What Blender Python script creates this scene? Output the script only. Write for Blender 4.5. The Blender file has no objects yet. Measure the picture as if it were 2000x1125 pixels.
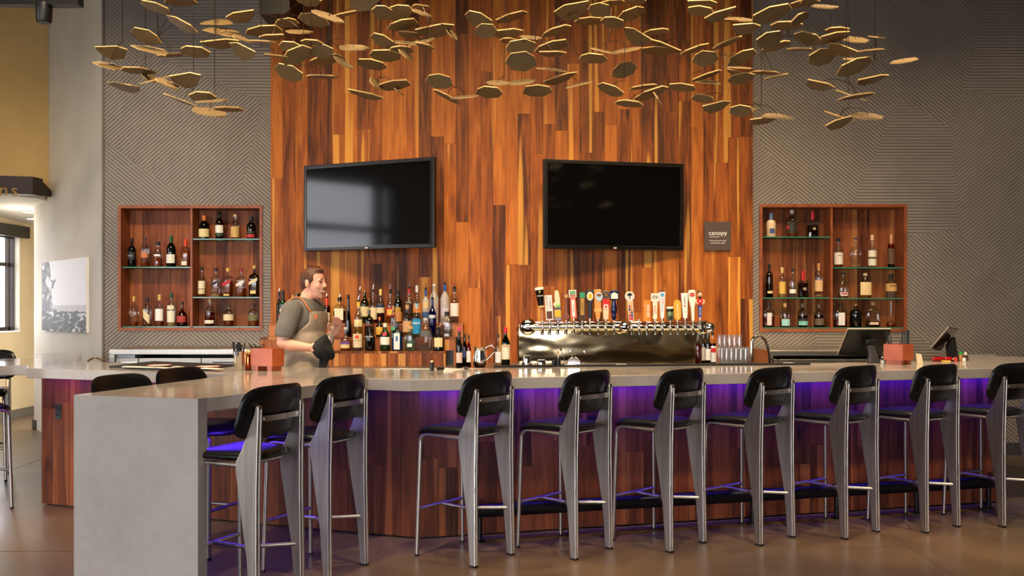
import bpy, bmesh, math, random
from mathutils import Vector, Matrix, Euler
random.seed(7)
SC = bpy.context.scene
COL = SC.collection
F, HC = 1770.0, 1.52          # focal length in photo pixels, eye height in metres
PI = math.pi

# ---------------------------------------------------------------- camera
cd = bpy.data.cameras.new('camera'); cam = bpy.data.objects.new('camera', cd); COL.objects.link(cam)
cam.location = (0, 0, HC); cam.rotation_euler = (PI/2, 0, 0)
cd.sensor_width = 36; cd.lens = F/2000*36; cd.shift_y = 37.5/2000; cd.clip_end = 200
SC.camera = cam
# ---------------------------------------------------------------- world, exposure
W = bpy.data.worlds.new('world'); SC.world = W; W.use_nodes = True
bg = W.node_tree.nodes['Background']; bg.inputs[0].default_value = (0.97, 0.95, 0.97, 1); bg.inputs[1].default_value = 8.5
vs = SC.view_settings; vs.view_transform = 'Standard'; vs.look = 'None'; vs.gamma = 1; vs.use_curve_mapping = False
vs.exposure = 0.25
# ---------------------------------------------------------------- lamps of the room
def lamp(name, kind, loc, target, energy, color, **kw):
    l = bpy.data.lights.new(name, kind); o = bpy.data.objects.new(name, l); COL.objects.link(o)
    o.location = loc
    d = Vector(target)-Vector(loc); o.rotation_euler = d.to_track_quat('-Z', 'Y').to_euler()
    l.energy = energy; l.color = color
    for k, v in kw.items(): setattr(l, k, v)
    return o
WARM = (1.0, 0.72, 0.42)
for i, x in enumerate((-2.0, -1.0, 0.0, 1.0, 2.0)):      # ceiling spots washing the timber wall
    lamp('wall_spot', 'SPOT', (x, 5.0, 5.45), (x, 9.3, 2.3), 380, (1.0, 0.70, 0.36), spot_size=math.radians(58), spot_blend=1.0, shadow_soft_size=0.4)
for x in (-3.4, 3.4, 5.2):  # outermost right spot is added to brighten the ribbed wall
    lamp('side_spot', 'SPOT', (x, 6.2, 5.45), (x*1.0, 9.3, 2.0), 105 if x < 0 else 150, (1.0, 0.78, 0.52), spot_size=math.radians(62), spot_blend=1.0, shadow_soft_size=0.1)
for x, y in ((-3.1, 4.6), (-1.4, 4.2), (0.4, 4.2), (2.0, 4.6), (3.6, 5.0)):   # down lights over the bar and the mobiles
    lamp('down_light', 'SPOT', (x, y, 5.45), (x*1.02, y+1.9, 1.0), 520, (1.0, 0.76, 0.48), spot_size=math.radians(70), spot_blend=0.9, shadow_soft_size=0.1)
for x, y, y2 in ((-1.2,7.4,8.6), (0.2,7.4,8.6), (1.6,7.4,8.6), (3.0,7.4,8.6), (-1.6,5.6,5.9), (-.4,5.9,6.2), (1.0,6.2,6.6), (2.4,6.5,6.9), (3.6,6.8,7.2), (-3.0,6.8,7.1)):   # work lights over the counters
    lamp('work_light', 'SPOT', (x, y, 5.45), (x, y2, 1.0), 230, (1.0, 0.78, 0.52), spot_size=math.radians(60), spot_blend=0.8, shadow_soft_size=0.08)

lamp('wall_spot', 'SPOT', (-2.6, 5.0, 5.45), (-4.9, 10.1, 1.9), 520, (1.0, 0.80, 0.56), spot_size=math.radians(44), spot_blend=.9, shadow_soft_size=.15)  # added spot standing in for daylight on the white wall, cone leaves its top dark
lamp('wall_spot', 'SPOT', (-6.6, 7.0, 5.45), (-6.3, 10.3, 2.7), 120, (1.0, 0.74, 0.40), spot_size=math.radians(60), spot_blend=1, shadow_soft_size=.1)
lamp('side_room_light', 'POINT', (-6.2, 11.4, 2.55), (0,0,0), 7, (1.0, 0.9, 0.75), shadow_soft_size=.15)
# ---------------------------------------------------------------- pixel helpers
def P(px, py, z):
    """photo pixel -> point on the horizontal plane at height z"""
    Y = F*(HC-z)/(py-600.0); return Vector(((px-1000.0)*Y/F, Y, z))
def Q(px, py, Y):
    """photo pixel -> point at depth Y"""
    return Vector(((px-1000.0)*Y/F, Y, HC+(600.0-py)*Y/F))

# ---------------------------------------------------------------- mesh builder
class MB:
    def __init__(s): s.v = []; s.f = []
    def add(s, vs, fs):
        n = len(s.v); s.v += [tuple(p) for p in vs]; s.f += [tuple(i+n for i in f) for f in fs]; return s
    def box(s, x0, x1, y0, y1, z0, z1):
        return s.add([(x0,y0,z0),(x1,y0,z0),(x1,y1,z0),(x0,y1,z0),(x0,y0,z1),(x1,y0,z1),(x1,y1,z1),(x0,y1,z1)],
                     [(0,3,2,1),(4,5,6,7),(0,1,5,4),(1,2,6,5),(2,3,7,6),(3,0,4,7)])
    def obox(s, p, u, v, w):   # oriented box: corner p and three edge vectors
        p, u, v, w = map(Vector, (p, u, v, w))
        return s.add([p, p+u, p+u+v, p+v, p+w, p+u+w, p+u+v+w, p+v+w],
                     [(0,3,2,1),(4,5,6,7),(0,1,5,4),(1,2,6,5),(2,3,7,6),(3,0,4,7)])
    def prism(s, pts, d):      # 3D polygon pts extruded by vector d
        pts = [Vector(p) for p in pts]; d = Vector(d); n = len(pts)
        return s.add(pts+[p+d for p in pts], [tuple(range(n))[::-1], tuple(range(n, 2*n))]+[(i,(i+1)%n,n+(i+1)%n,n+i) for i in range(n)])
    def tube(s, path, r, n=8, caps=True):
        path = [Vector(p) for p in path]; m = len(path)
        rr = r if isinstance(r, (list, tuple)) else [r]*m
        vs = []; up = None
        for i, p in enumerate(path):
            t = (path[min(i+1, m-1)]-path[max(i-1, 0)])
            if t.length < 1e-9: t = Vector((0,0,1))
            t.normalize()
            if up is None:
                up = Vector((0,0,1)) if abs(t.z) < 0.9 else Vector((1,0,0))
            a = t.cross(up).normalized(); b = t.cross(a).normalized(); up = b.cross(t) if False else up
            for k in range(n):
                q = 2*PI*k/n; vs.append(p+a*(math.cos(q)*rr[i])+b*(math.sin(q)*rr[i]))
        fs = [(i*n+k, i*n+(k+1)%n, (i+1)*n+(k+1)%n, (i+1)*n+k) for i in range(m-1) for k in range(n)]
        if caps: fs += [tuple(range(n))[::-1], tuple((m-1)*n+k for k in range(n))]
        return s.add(vs, fs)
    def lathe(s, prof, n=16, c=(0,0,0), sx=1, sy=1, p=2.0, caps=True):
        vs = []
        for r, z in prof:
            for k in range(n):
                a = 2*PI*(k+0.5)/n; ca, sa = math.cos(a), math.sin(a)
                if p != 2.0:
                    q = (abs(ca)**p+abs(sa)**p)**(-1.0/p)
                else: q = 1
                vs.append((c[0]+r*q*ca*sx, c[1]+r*q*sa*sy, c[2]+z))
        m = len(prof)
        fs = [(i*n+k, i*n+(k+1)%n, (i+1)*n+(k+1)%n, (i+1)*n+k) for i in range(m-1) for k in range(n)]
        if caps: fs += [tuple(range(n))[::-1], tuple((m-1)*n+k for k in range(n))]
        return s.add(vs, fs)
    def ball(s, c, r, n=14, m=9, sc=(1,1,1)):
        pr = [(max(1e-4, math.sin(PI*i/m)), -math.cos(PI*i/m)) for i in range(m+1)]
        vs = [(c[0]+rr*math.cos(2*PI*k/n)*r*sc[0], c[1]+rr*math.sin(2*PI*k/n)*r*sc[1], c[2]+z*r*sc[2]) for rr, z in pr for k in range(n)]
        fs = [(i*n+k, i*n+(k+1)%n, (i+1)*n+(k+1)%n, (i+1)*n+k) for i in range(m) for k in range(n)]
        return s.add(vs, fs)
    def obj(s, name, mat=None, parent=None, smooth=None, bevel=0, at=None):
        me = bpy.data.meshes.new(name)
        o = Vector(at) if at is not None else Vector((0,0,0))
        me.from_pydata([tuple(Vector(p)-o) for p in s.v], [], s.f); me.update()
        if mat: me.materials.append(mat)
        ob = bpy.data.objects.new(name, me); COL.objects.link(ob)
        ob.location = o
        if parent is not None:
            ob.parent = parent
            if parent.get('_w'): ob.location = o-parent.location
        if smooth is not None:
            me.shade_smooth(); me.set_sharp_from_angle(angle=math.radians(smooth))
        if bevel:
            b = ob.modifiers.new('bevel', 'BEVEL'); b.width = bevel; b.segments = 2; b.limit_method = 'ANGLE'
        return ob
def tag(o, label=None, cat=None, group=None, kind=None):
    if label: o['label'] = label
    if cat: o['category'] = cat
    if group: o['group'] = group
    if kind: o['kind'] = kind
    return o
def thing(name, label, cat, loc=(0,0,0), rz=0, group=None, world=False):
    """an Empty at the base; world=True: its parts are given in world coordinates"""
    o = bpy.data.objects.new(name, None); COL.objects.link(o); o.location = loc; o.rotation_euler = (0,0,rz)
    o.empty_display_size = 0.05
    if world: o['_w'] = 1
    return tag(o, label, cat, group)
def struct(o): o['kind'] = 'structure'; return o

# ---------------------------------------------------------------- materials
MATS = {}
def srgb(r, g, b):
    f = lambda c: (c/255/12.92) if c/255 <= 0.04045 else ((c/255+0.055)/1.055)**2.4
    return (f(r), f(g), f(b), 1)
def mat(name, col, rough=0.5, metal=0.0, **kw):
    if name in MATS: return MATS[name]
    m = bpy.data.materials.new(name); m.use_nodes = True
    b = m.node_tree.nodes['Principled BSDF']
    b.inputs['Base Color'].default_value = srgb(*col); b.inputs['Roughness'].default_value = rough; b.inputs['Metallic'].default_value = metal
    for k, v in kw.items(): b.inputs[k].default_value = v
    MATS[name] = m; return m
def nodes(m):
    nt = m.node_tree; return nt, nt.nodes, nt.links, nt.nodes['Principled BSDF']
def ramp(N, stops):
    r = N.new('ShaderNodeValToRGB'); e = r.color_ramp.elements
    while len(e) < len(stops): e.new(0.5)
    for el, (p, c) in zip(e, stops): el.position = p; el.color = srgb(*c) if len(c) == 3 else c
    return r
def noisy(name, c0, c1, scale=6, rough=0.5, metal=0, detail=4, stretch=(1,1,1), bump=0, rvar=0, lo=.35, hi=.65, **kw):
    """two tones mixed by noise in object space"""
    if name in MATS: return MATS[name]
    m = mat(name, c0, rough, metal, **kw); nt, N, L, b = nodes(m)
    tc = N.new('ShaderNodeTexCoord'); mp = N.new('ShaderNodeMapping'); mp.inputs['Scale'].default_value = stretch
    n = N.new('ShaderNodeTexNoise'); n.inputs['Scale'].default_value = scale; n.inputs['Detail'].default_value = detail
    r = ramp(N, [(lo, c0), (hi, c1)])
    L.new(tc.outputs['Object'], mp.inputs[0]); L.new(mp.outputs[0], n.inputs['Vector']); L.new(n.outputs[0], r.inputs[0]); L.new(r.outputs[0], b.inputs['Base Color'])
    if bump:
        bp = N.new('ShaderNodeBump'); bp.inputs['Strength'].default_value = bump; bp.inputs['Distance'].default_value = 0.01
        L.new(n.outputs[0], bp.inputs['Height']); L.new(bp.outputs[0], b.inputs['Normal'])
    if rvar:
        mr = N.new('ShaderNodeMapRange'); mr.inputs[3].default_value = rough-rvar; mr.inputs[4].default_value = rough+rvar
        L.new(n.outputs[0], mr.inputs[0]); L.new(mr.outputs[0], b.inputs['Roughness'])
    return m
def wood(name, dark, mid, light, sap, rough=0.38, axis='Z', tone=0.5):
    """plank timber: a tone of its own for each board, long grain, sapwood streaks and knots"""
    if name in MATS: return MATS[name]
    m = mat(name, mid, rough, **{'Specular IOR Level': .22}); nt, N, L, b = nodes(m)
    tc = N.new('ShaderNodeTexCoord'); oi = N.new('ShaderNodeObjectInfo')
    mul = N.new('ShaderNodeMath'); mul.operation = 'MULTIPLY'; mul.inputs[1].default_value = 137.0; L.new(oi.outputs['Random'], mul.inputs[0])
    add = N.new('ShaderNodeVectorMath'); add.operation = 'ADD'; L.new(tc.outputs['Object'], add.inputs[0]); L.new(mul.outputs[0], add.inputs[1])
    def nz(sx, sy, sz, sc, det, dist=0):
        mp = N.new('ShaderNodeMapping'); mp.inputs['Scale'].default_value = (sx, sy, sz); L.new(add.outputs[0], mp.inputs[0])
        n = N.new('ShaderNodeTexNoise'); n.inputs['Scale'].default_value = sc; n.inputs['Detail'].default_value = det; n.inputs['Distortion'].default_value = dist
        L.new(mp.outputs[0], n.inputs['Vector']); return n
    k = (9, 9, .9) if axis == 'Z' else (.9, 9, 9)
    g1 = nz(*k, 1.6, 5, .9)                                    # flowing figure
    k2 = (70, 70, 1.6) if axis == 'Z' else (1.6, 70, 70)
    g2 = nz(*k2, 1.5, 3)                                       # fine grain
    k3 = (8, 8, .25) if axis == 'Z' else (.25, 8, 8)
    g3 = nz(*k3, 1.3, 1)                                       # sapwood
    a1 = N.new('ShaderNodeMath'); a1.operation = 'MULTIPLY_ADD'; a1.inputs[1].default_value = 0.5; L.new(g2.outputs[0], a1.inputs[0]); L.new(g1.outputs[0], a1.inputs[2])
    rnd = N.new('ShaderNodeMath'); rnd.operation = 'MULTIPLY_ADD'; rnd.inputs[1].default_value = tone; L.new(oi.outputs['Random'], rnd.inputs[0]); L.new(a1.outputs[0], rnd.inputs[2])
    sub = N.new('ShaderNodeMath'); sub.operation = 'SUBTRACT'; sub.inputs[1].default_value = 0.25+tone*0.5; L.new(rnd.outputs[0], sub.inputs[0])
    r = ramp(N, [(0.18, dark), (0.5, mid), (0.82, light)]); L.new(sub.outputs[0], r.inputs[0])
    rs = ramp(N, [(0.62, (0,0,0)), (0.66, (200,200,200))]); L.new(g3.outputs[0], rs.inputs[0])
    mx = N.new('ShaderNodeMixRGB'); mx.inputs[2].default_value = srgb(*sap); L.new(rs.outputs[0], mx.inputs[0]); L.new(r.outputs[0], mx.inputs[1])
    vk = N.new('ShaderNodeTexVoronoi'); mpk = N.new('ShaderNodeMapping'); mpk.inputs['Scale'].default_value = (6, 6, 1.9) if axis == 'Z' else (1.9, 6, 6)
    L.new(add.outputs[0], mpk.inputs[0]); L.new(mpk.outputs[0], vk.inputs['Vector']); vk.inputs['Scale'].default_value = 0.55
    rk = ramp(N, [(0.02, (255,255,255)), (0.10, (0,0,0))]); L.new(vk.outputs['Distance'], rk.inputs[0])
    mk = N.new('ShaderNodeMixRGB'); mk.inputs[2].default_value = srgb(*[int(c*.45) for c in dark]); L.new(rk.outputs[0], mk.inputs[0]); L.new(mx.outputs[0], mk.inputs[1])
    L.new(mk.outputs[0], b.inputs['Base Color'])
    bp = N.new('ShaderNodeBump'); bp.inputs['Strength'].default_value = 0.12; bp.inputs['Distance'].default_value = 0.004; L.new(g2.outputs[0], bp.inputs['Height']); L.new(bp.outputs[0], b.inputs['Normal'])
    return m
def glass(name, tint=(255,255,255), gloss=0.12, rough=0.03, milky=0.0):
    """thin clear glass: tinted see-through with a mirror film"""
    if name in MATS: return MATS[name]
    m = bpy.data.materials.new(name); m.use_nodes = True; nt = m.node_tree; N = nt.nodes; L = nt.links; N.clear()
    out = N.new('ShaderNodeOutputMaterial'); t = N.new('ShaderNodeBsdfTransparent'); t.inputs[0].default_value = srgb(*tint)
    g = N.new('ShaderNodeBsdfGlossy'); g.inputs['Roughness'].default_value = rough
    lw = N.new('ShaderNodeLayerWeight'); lw.inputs[0].default_value = 0.35
    mr = N.new('ShaderNodeMapRange'); mr.inputs[3].default_value = gloss*0.5; mr.inputs[4].default_value = min(1, gloss*4.0); L.new(lw.outputs['Fresnel'], mr.inputs[0])
    mx = N.new('ShaderNodeMixShader'); L.new(mr.outputs[0], mx.inputs[0]); L.new(t.outputs[0], mx.inputs[1]); L.new(g.outputs[0], mx.inputs[2])
    last = mx
    if milky:
        d = N.new('ShaderNodeBsdfDiffuse'); d.inputs[0].default_value = srgb(*tint); m2 = N.new('ShaderNodeMixShader'); m2.inputs[0].default_value = milky
        L.new(mx.outputs[0], m2.inputs[1]); L.new(d.outputs[0], m2.inputs[2]); last = m2
    L.new(last.outputs[0], out.inputs[0]); MATS[name] = m; return m

M_WALLWOOD = wood('walnut_wall', (74, 34, 12), (146, 76, 25), (186, 110, 40), (230, 168, 74), 0.5, tone=0.56)
M_BARWOOD_SHADED = wood('walnut_bar_shaded', (50, 23, 13), (94, 47, 25), (124, 66, 35), (152, 90, 48), 0.5, tone=0.38)  # walnut darkened: shade from counter and stools is put into its colour
M_RISER = wood('walnut_riser', (84, 44, 22), (146, 82, 40), (186, 118, 62), (218, 160, 92), 0.4, tone=0.6)
M_NICHE = wood('walnut_niche', (74, 36, 20), (128, 68, 38), (164, 96, 54), (190, 126, 72), 0.5, tone=0.4)
M_FRAME = noisy('niche_frame_timber', (124, 62, 30), (150, 80, 42), 12, .45, stretch=(1,1,1))
M_RIB = noisy('painted_rib', (128, 118, 108), (136, 126, 115), 3, .55)
M_GROOVE = mat('groove_paint', (98, 91, 84), .7)
M_WHITEWALL = noisy('warm_white_plaster', (196, 188, 172), (204, 197, 182), 2, .8)
M_YELLOW = noisy('ochre_plaster', (190, 158, 98), (198, 166, 106), 2, .8)
M_BEIGE = noisy('beige_plaster', (172, 152, 112), (180, 160, 120), 2, .85)
M_CEIL = mat('dark_ceiling', (38, 35, 33), .8)
M_CEIL2 = mat('pale_ceiling', (206, 200, 186), .8)
M_BLACK = mat('satin_black', (14, 13, 13), .4)
M_BLACKMET = mat('black_steel', (16, 16, 18), .32, .3)
M_DARKBRONZE = mat('dark_bronze', (44, 25, 17), .6)
M_CHROME = mat('chrome', (225, 222, 216), .09, 1)
M_STEEL = noisy('brushed_steel', (162, 154, 144), (182, 174, 164), 40, .40, 1, stretch=(1, 1, .05))
M_STAIN = noisy('stainless', (182, 176, 164), (198, 192, 182), 9, .36, 1, stretch=(.3, 1, 8))
M_LEATHER = noisy('black_leather', (9, 9, 10), (14, 13, 14), 60, .3, bump=.06)
M_RUBBER = mat('black_rubber', (10, 10, 10), .6)
M_PAPER = mat('white_paper', (232, 226, 214), .7)
M_CREAM = mat('cream_label', (226, 208, 170), .65)
M_GLASSEDGE = mat('green_glass_edge', (60, 120, 100), .1)

# polished concrete counter
def concrete(name, c0, c1, c2, rough, spec=.5):
    m = mat(name, c1, rough); nt, N, L, b = nodes(m)
    tc = N.new('ShaderNodeTexCoord'); n1 = N.new('ShaderNodeTexNoise'); n1.inputs['Scale'].default_value = 1.7; n1.inputs['Detail'].default_value = 8; n1.inputs['Roughness'].default_value = .62
    n2 = N.new('ShaderNodeTexNoise'); n2.inputs['Scale'].default_value = 22; n2.inputs['Detail'].default_value = 6
    L.new(tc.outputs['Object'], n1.inputs['Vector']); L.new(tc.outputs['Object'], n2.inputs['Vector'])
    ma = N.new('ShaderNodeMath'); ma.operation = 'MULTIPLY_ADD'; ma.inputs[1].default_value = .3; L.new(n2.outputs[0], ma.inputs[0]); L.new(n1.outputs[0], ma.inputs[2])
    r = ramp(N, [(.42, c0), (.62, c1), (.85, c2)]); L.new(ma.outputs[0], r.inputs[0]); L.new(r.outputs[0], b.inputs['Base Color'])
    mr = N.new('ShaderNodeMapRange'); mr.inputs[1].default_value = .3; mr.inputs[2].default_value = .75; mr.inputs[3].default_value = rough*.75; mr.inputs[4].default_value = rough*1.4; L.new(n1.outputs[0], mr.inputs[0]); L.new(mr.outputs[0], b.inputs['Roughness'])
    return m
M_COUNTER = concrete('polished_counter', (150, 141, 133), (158, 149, 141), (165, 157, 148), .11)
M_WATERFALL = M_COUNTER
def floor_mat():
    m = mat('polished_floor', (110, 88, 66), .3); nt, N, L, b = nodes(m)
    tc = N.new('ShaderNodeTexCoord')
    def nz(sc, det, dist=0, ro=.55):
        n = N.new('ShaderNodeTexNoise'); n.inputs['Scale'].default_value = sc; n.inputs['Detail'].default_value = det; n.inputs['Distortion'].default_value = dist; n.inputs['Roughness'].default_value = ro
        L.new(tc.outputs['Object'], n.inputs['Vector']); return n
    a, c, d = nz(.55, 6, .3), nz(2.2, 8, .3, .6), nz(7, 8, .5, .7)
    r1 = ramp(N, [(.3, (76, 66, 57)), (.5, (92, 75, 58)), (.72, (107, 84, 60))]); L.new(a.outputs[0], r1.inputs[0])
    r2 = ramp(N, [(.35, (120,120,120)), (.6, (190,190,190))]); L.new(c.outputs[0], r2.inputs[0])
    mx = N.new('ShaderNodeMixRGB'); mx.blend_type = 'OVERLAY'; mx.inputs[0].default_value = .35; L.new(r1.outputs[0], mx.inputs[1]); L.new(r2.outputs[0], mx.inputs[2])
    r3 = ramp(N, [(.60, (0,0,0)), (.86, (110,110,110))]); L.new(d.outputs[0], r3.inputs[0])
    m3 = N.new('ShaderNodeMixRGB'); m3.inputs[2].default_value = srgb(172, 160, 148); L.new(r3.outputs[0], m3.inputs[0]); L.new(mx.outputs[0], m3.inputs[1]); L.new(m3.outputs[0], b.inputs['Base Color'])
    mr = N.new('ShaderNodeMapRange'); mr.inputs[1].default_value = .3; mr.inputs[2].default_value = .7; mr.inputs[3].default_value = .27; mr.inputs[4].default_value = .36; L.new(c.outputs[0], mr.inputs[0]); L.new(mr.outputs[0], b.inputs['Roughness'])
    return m
M_FLOOR = floor_mat()

def text(s, size, loc, m, parent, rot=(PI/2, 0, 0), align='CENTER', name='lettering', depth=0.0004, sx=1.0):
    c = bpy.data.curves.new(name, 'FONT'); c.body = s; c.size = size; c.align_x = align; c.align_y = 'CENTER'; c.extrude = depth; c.resolution_u = 2
    t = bpy.data.objects.new(name, c); COL.objects.link(t)
    me = bpy.data.meshes.new_from_object(t.evaluated_get(bpy.context.evaluated_depsgraph_get()))
    bpy.data.objects.remove(t); bpy.data.curves.remove(c)
    me.materials.clear(); me.materials.append(m); me.name = name
    o = bpy.data.objects.new(name, me); COL.objects.link(o); o.rotation_euler = rot; o.scale = (sx, 1, 1)
    o.location = loc
    if parent is not None:
        o.parent = parent
        if parent.get('_w'): o.location = Vector(loc)-parent.location
    return o
# ================================================================ SETTING
WY = 9.34                                        # the back wall
CEILZ = 5.6
PLAN = [(-9.3,-4.2), (9,-4.2), (9,9.7), (-4.0,9.7), (-4.0,13.2), (-6.85,13.2), (-6.85,9.76), (-9.3,7.82)]
fl = struct(MB().prism([(x, y, -.1) for x, y in PLAN], (0,0,.1)).obj('floor', M_FLOOR))
# saw-cut joints in the slab
for i, (a, b_) in enumerate((((1720,1030),(1862,1125)), ((1600,1069),(1800,1069)), ((0,1077),(145,1077)), ((1015,1085),(1012,1125)), ((12,922),(82,896)))):
    p, q = P(*a, 0), P(*b_, 0); d = (q-p).normalized(); n = Vector((-d.y, d.x, 0))*0.0025
    MB().prism([p-n, q-n, q+n, p+n], (0,0,0.0008)).obj('floor_joint', mat('joint_dark', (58, 46, 36), .8), fl)
struct(MB().prism([(x, y, CEILZ) for x, y in ((-9.3,-4.2), (9,-4.2), (9,9.7), (-4.0,11.2), (-5.6,11.2), (-9.3,7.82))], (0,0,.1)).obj('ceiling', M_CEIL))
# ---- back wall: backing with holes for the two niches, ribbed panels on it
NICHES = [(232, 514, 401, 646), (1482, 1770, 399, 648)]
def wx(px): return (px-1000)*WY/F
def wz(py): return HC+(600-py)*WY/F
XL, XR = wx(203), 7.6
bw = MB()
nr = [(wx(a), wx(b_), wz(d), wz(c)) for a, b_, c, d in NICHES]     # x0,x1,z0,z1
xs = [XL, nr[0][0], nr[0][1], nr[1][0], nr[1][1], XR]
for i in range(5):
    if i in (1, 3):
        r = nr[0] if i == 1 else nr[1]
        bw.box(xs[i], xs[i+1], WY, WY+.3, 0, r[2]); bw.box(xs[i], xs[i+1], WY, WY+.3, r[3], CEILZ)
    else: bw.box(xs[i], xs[i+1], WY, WY+.3, 0, CEILZ)
wall_back = struct(bw.obj('wall_back', M_GROOVE))

def clip(poly, n, c):       # keep the side n.p >= c
    out = []
    for i in range(len(poly)):
        a, b_ = poly[i], poly[(i+1) % len(poly)]
        da, db = n[0]*a[0]+n[1]*a[1]-c, n[0]*b_[0]+n[1]*b_[1]-c
        if da >= 0: out.append(a)
        if (da >= 0) != (db >= 0):
            t = da/(da-db); out.append((a[0]+(b_[0]-a[0])*t, a[1]+(b_[1]-a[1])*t))
    return out
def ribs(poly_px, ang, holes, pitch=.0318):
    """ribbed relief panel cut to a polygon on the back wall"""
    poly = [(wx(x), wz(y)) for x, y in poly_px]
    pieces = [poly]
    for (x0, x1, z0, z1) in holes:
        nxt = []
        for p in pieces:
            nxt.append(clip(p, (-1,0), -x0)); nxt.append(clip(p, (1,0), x1))
            m_ = clip(clip(p, (1,0), x0), (-1,0), -x1)
            if len(m_) > 2: nxt.append(clip(m_, (0,1), z1)); nxt.append(clip(m_, (0,-1), -z0))
        pieces = [p for p in nxt if len(p) > 2]
    a = math.radians(ang); nrm = (-math.sin(a), math.cos(a))
    mb = MB(); D = 0.010
    for p in pieces:
        ds = [nrm[0]*x+nrm[1]*z for x, z in p]
        for k in range(math.floor(min(ds)/pitch), math.ceil(max(ds)/pitch)+1):
            s_ = clip(clip(p, nrm, k*pitch), (-nrm[0], -nrm[1]), -(k*pitch+pitch*.81))
            if len(s_) < 3: continue
            mb.prism([(x, WY-.0005, z) for x, z in s_], (0, -D, 0))
    return mb.obj('ribbed_panel', M_RIB, wall_back)
PAN = [ # right side of the timber
 ([(1468,250),(1468,200),(1576,112),(1560,-100),(1955,-100),(1880,174),(1857,250.5),(1756,193),(1665,397),(1665,470),(1600,470),(1558,394),(1473,254)], -40),
 ([(1468,-100),(1560,-100),(1576,112),(1468,200)], 38),
 ([(1756,193),(1857,250.5),(1862,323),(1871.5,446),(1771.7,462),(1665,480),(1665,397)], 0),
 ([(1857,250.5),(1880,174),(2000,197),(2440,285),(2440,400),(1983.4,588.6),(1871.5,446),(1862,323)], 40),
 ([(1880,174),(1955,-100),(2440,-100),(2440,285),(2000,197)], 0),
 ([(1665,480),(1771.7,462),(1871.5,446),(1983.4,588.6),(1873,656.6),(1838,681),(1773,647),(1690,560)], -42),
 ([(1983.4,588.6),(2440,400),(2440,864),(1842,864),(1838,681),(1873,656.6)], -41),
 ([(1690,560),(1773,647),(1838,681),(1842,864),(1540,864),(1590,672),(1600,640)], 0),
 ([(1468,250),(1473,254),(1558,394),(1600,470),(1665,470),(1690,560),(1600,640),(1590,672),(1540,864),(1468,864)], 36),
 # left side of the timber
 ([(203,-100),(280,-100),(330,45),(295,107),(203,150)], -40),
 ([(203,150),(295,107),(485,187),(512,197),(464,400),(450,430),(400,430),(382,398),(203,275)], 42),
 ([(203,275),(382,398),(400,430),(232,527),(203,536)], -40),
 ([(280,-100),(531,-100),(531,186),(512,197),(485,187),(295,107),(330,45)], 0),
 ([(512,197),(531,186),(531,495),(450,495),(450,430),(464,400)], -42),
 ([(450,495),(531,495),(531,638),(450,638)], 0),
 ([(203,536),(232,527),(400,430),(420,560),(362,655),(340,864),(203,864)], 40),
 ([(400,430),(450,430),(450,638),(531,638),(531,864),(340,864),(362,655),(420,560)], -40),
]
for pts, ang in PAN: ribs(pts, ang, nr)
struct(MB().box(XL-.012, XL+.008, WY-.03, WY+.1, 0, CEILZ).obj('trim_1', mat('grey_trim', (120, 112, 102), .5)))
struct(MB().box(wx(1468), XR, WY-.025, WY, 0, .125).obj('baseboard_back', mat('dark_baseboard', (56, 52, 52), .5)))
# ---- timber feature wall: every board a piece of its own
tw = struct(MB().box(wx(531.5), wx(1467.5), WY-.03, WY, 0, CEILZ).obj('wall_timber', M_BLACK))
x0, x1 = wx(531), wx(1468); ncol = 39; cw = (x1-x0)/ncol
rr = random.Random(3)
for i in range(ncol):
    z = 0.0; top = CEILZ; first = True
    while z < top-0.02:
        Ln = rr.uniform(1.1, 2.9) if not first else rr.uniform(.6, 2.6); first = False
        z2 = min(top, z+Ln)
        if top-z2 < .3: z2 = top
        if z2 > 0.75:
            d = rr.uniform(.020, .0225)
            MB().box(x0+i*cw+.0009, x0+(i+1)*cw-.0009, WY-.03-d, WY-.0305, z+.0008, z2-.0008).obj('plank', M_WALLWOOD, tw)
        z = z2
# ---- white wall with the print, running away to the left
A0, A1 = Vector((wx(201), WY, 0)), Vector((-5.96, 11.3, 0)); ad = (A1-A0).normalized(); an = Vector((-ad.y, ad.x, 0))
if an.y > 0: an = -an
struct(MB().obox(A0-an*.2, A1-A0, an*.2, (0,0,CEILZ)).obj('wall_left', M_WHITEWALL))
struct(MB().obox(A1+an*.0-ad*.12, ad*.13, an*.02, (0,0,.12)).obj('baseboard_left', mat('dark_baseboard', (56,52,52), .5)))
# upper ochre wall above the opening to the next room
ucorner = Q(95, 378, 10.81); U0 = Vector((ucorner.x, ucorner.y, 0)); U1 = Vector((-9.3, 7.82, 0)); ud = (U1-U0).normalized(); un = Vector((ud.y, -ud.x, 0))
if un.y > 0: un = -un
BZ = 2.86
ml_ = U0+(U1-U0)*((-6.85-U0.x)/(U1.x-U0.x))
struct(MB().obox(U0+Vector((0,0,BZ)), U1-U0, -un*.25, (0,0,CEILZ-BZ)).obox(ml_, U1-ml_, -un*.25, (0,0,BZ)).obj('wall_upper', M_YELLOW))
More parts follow.
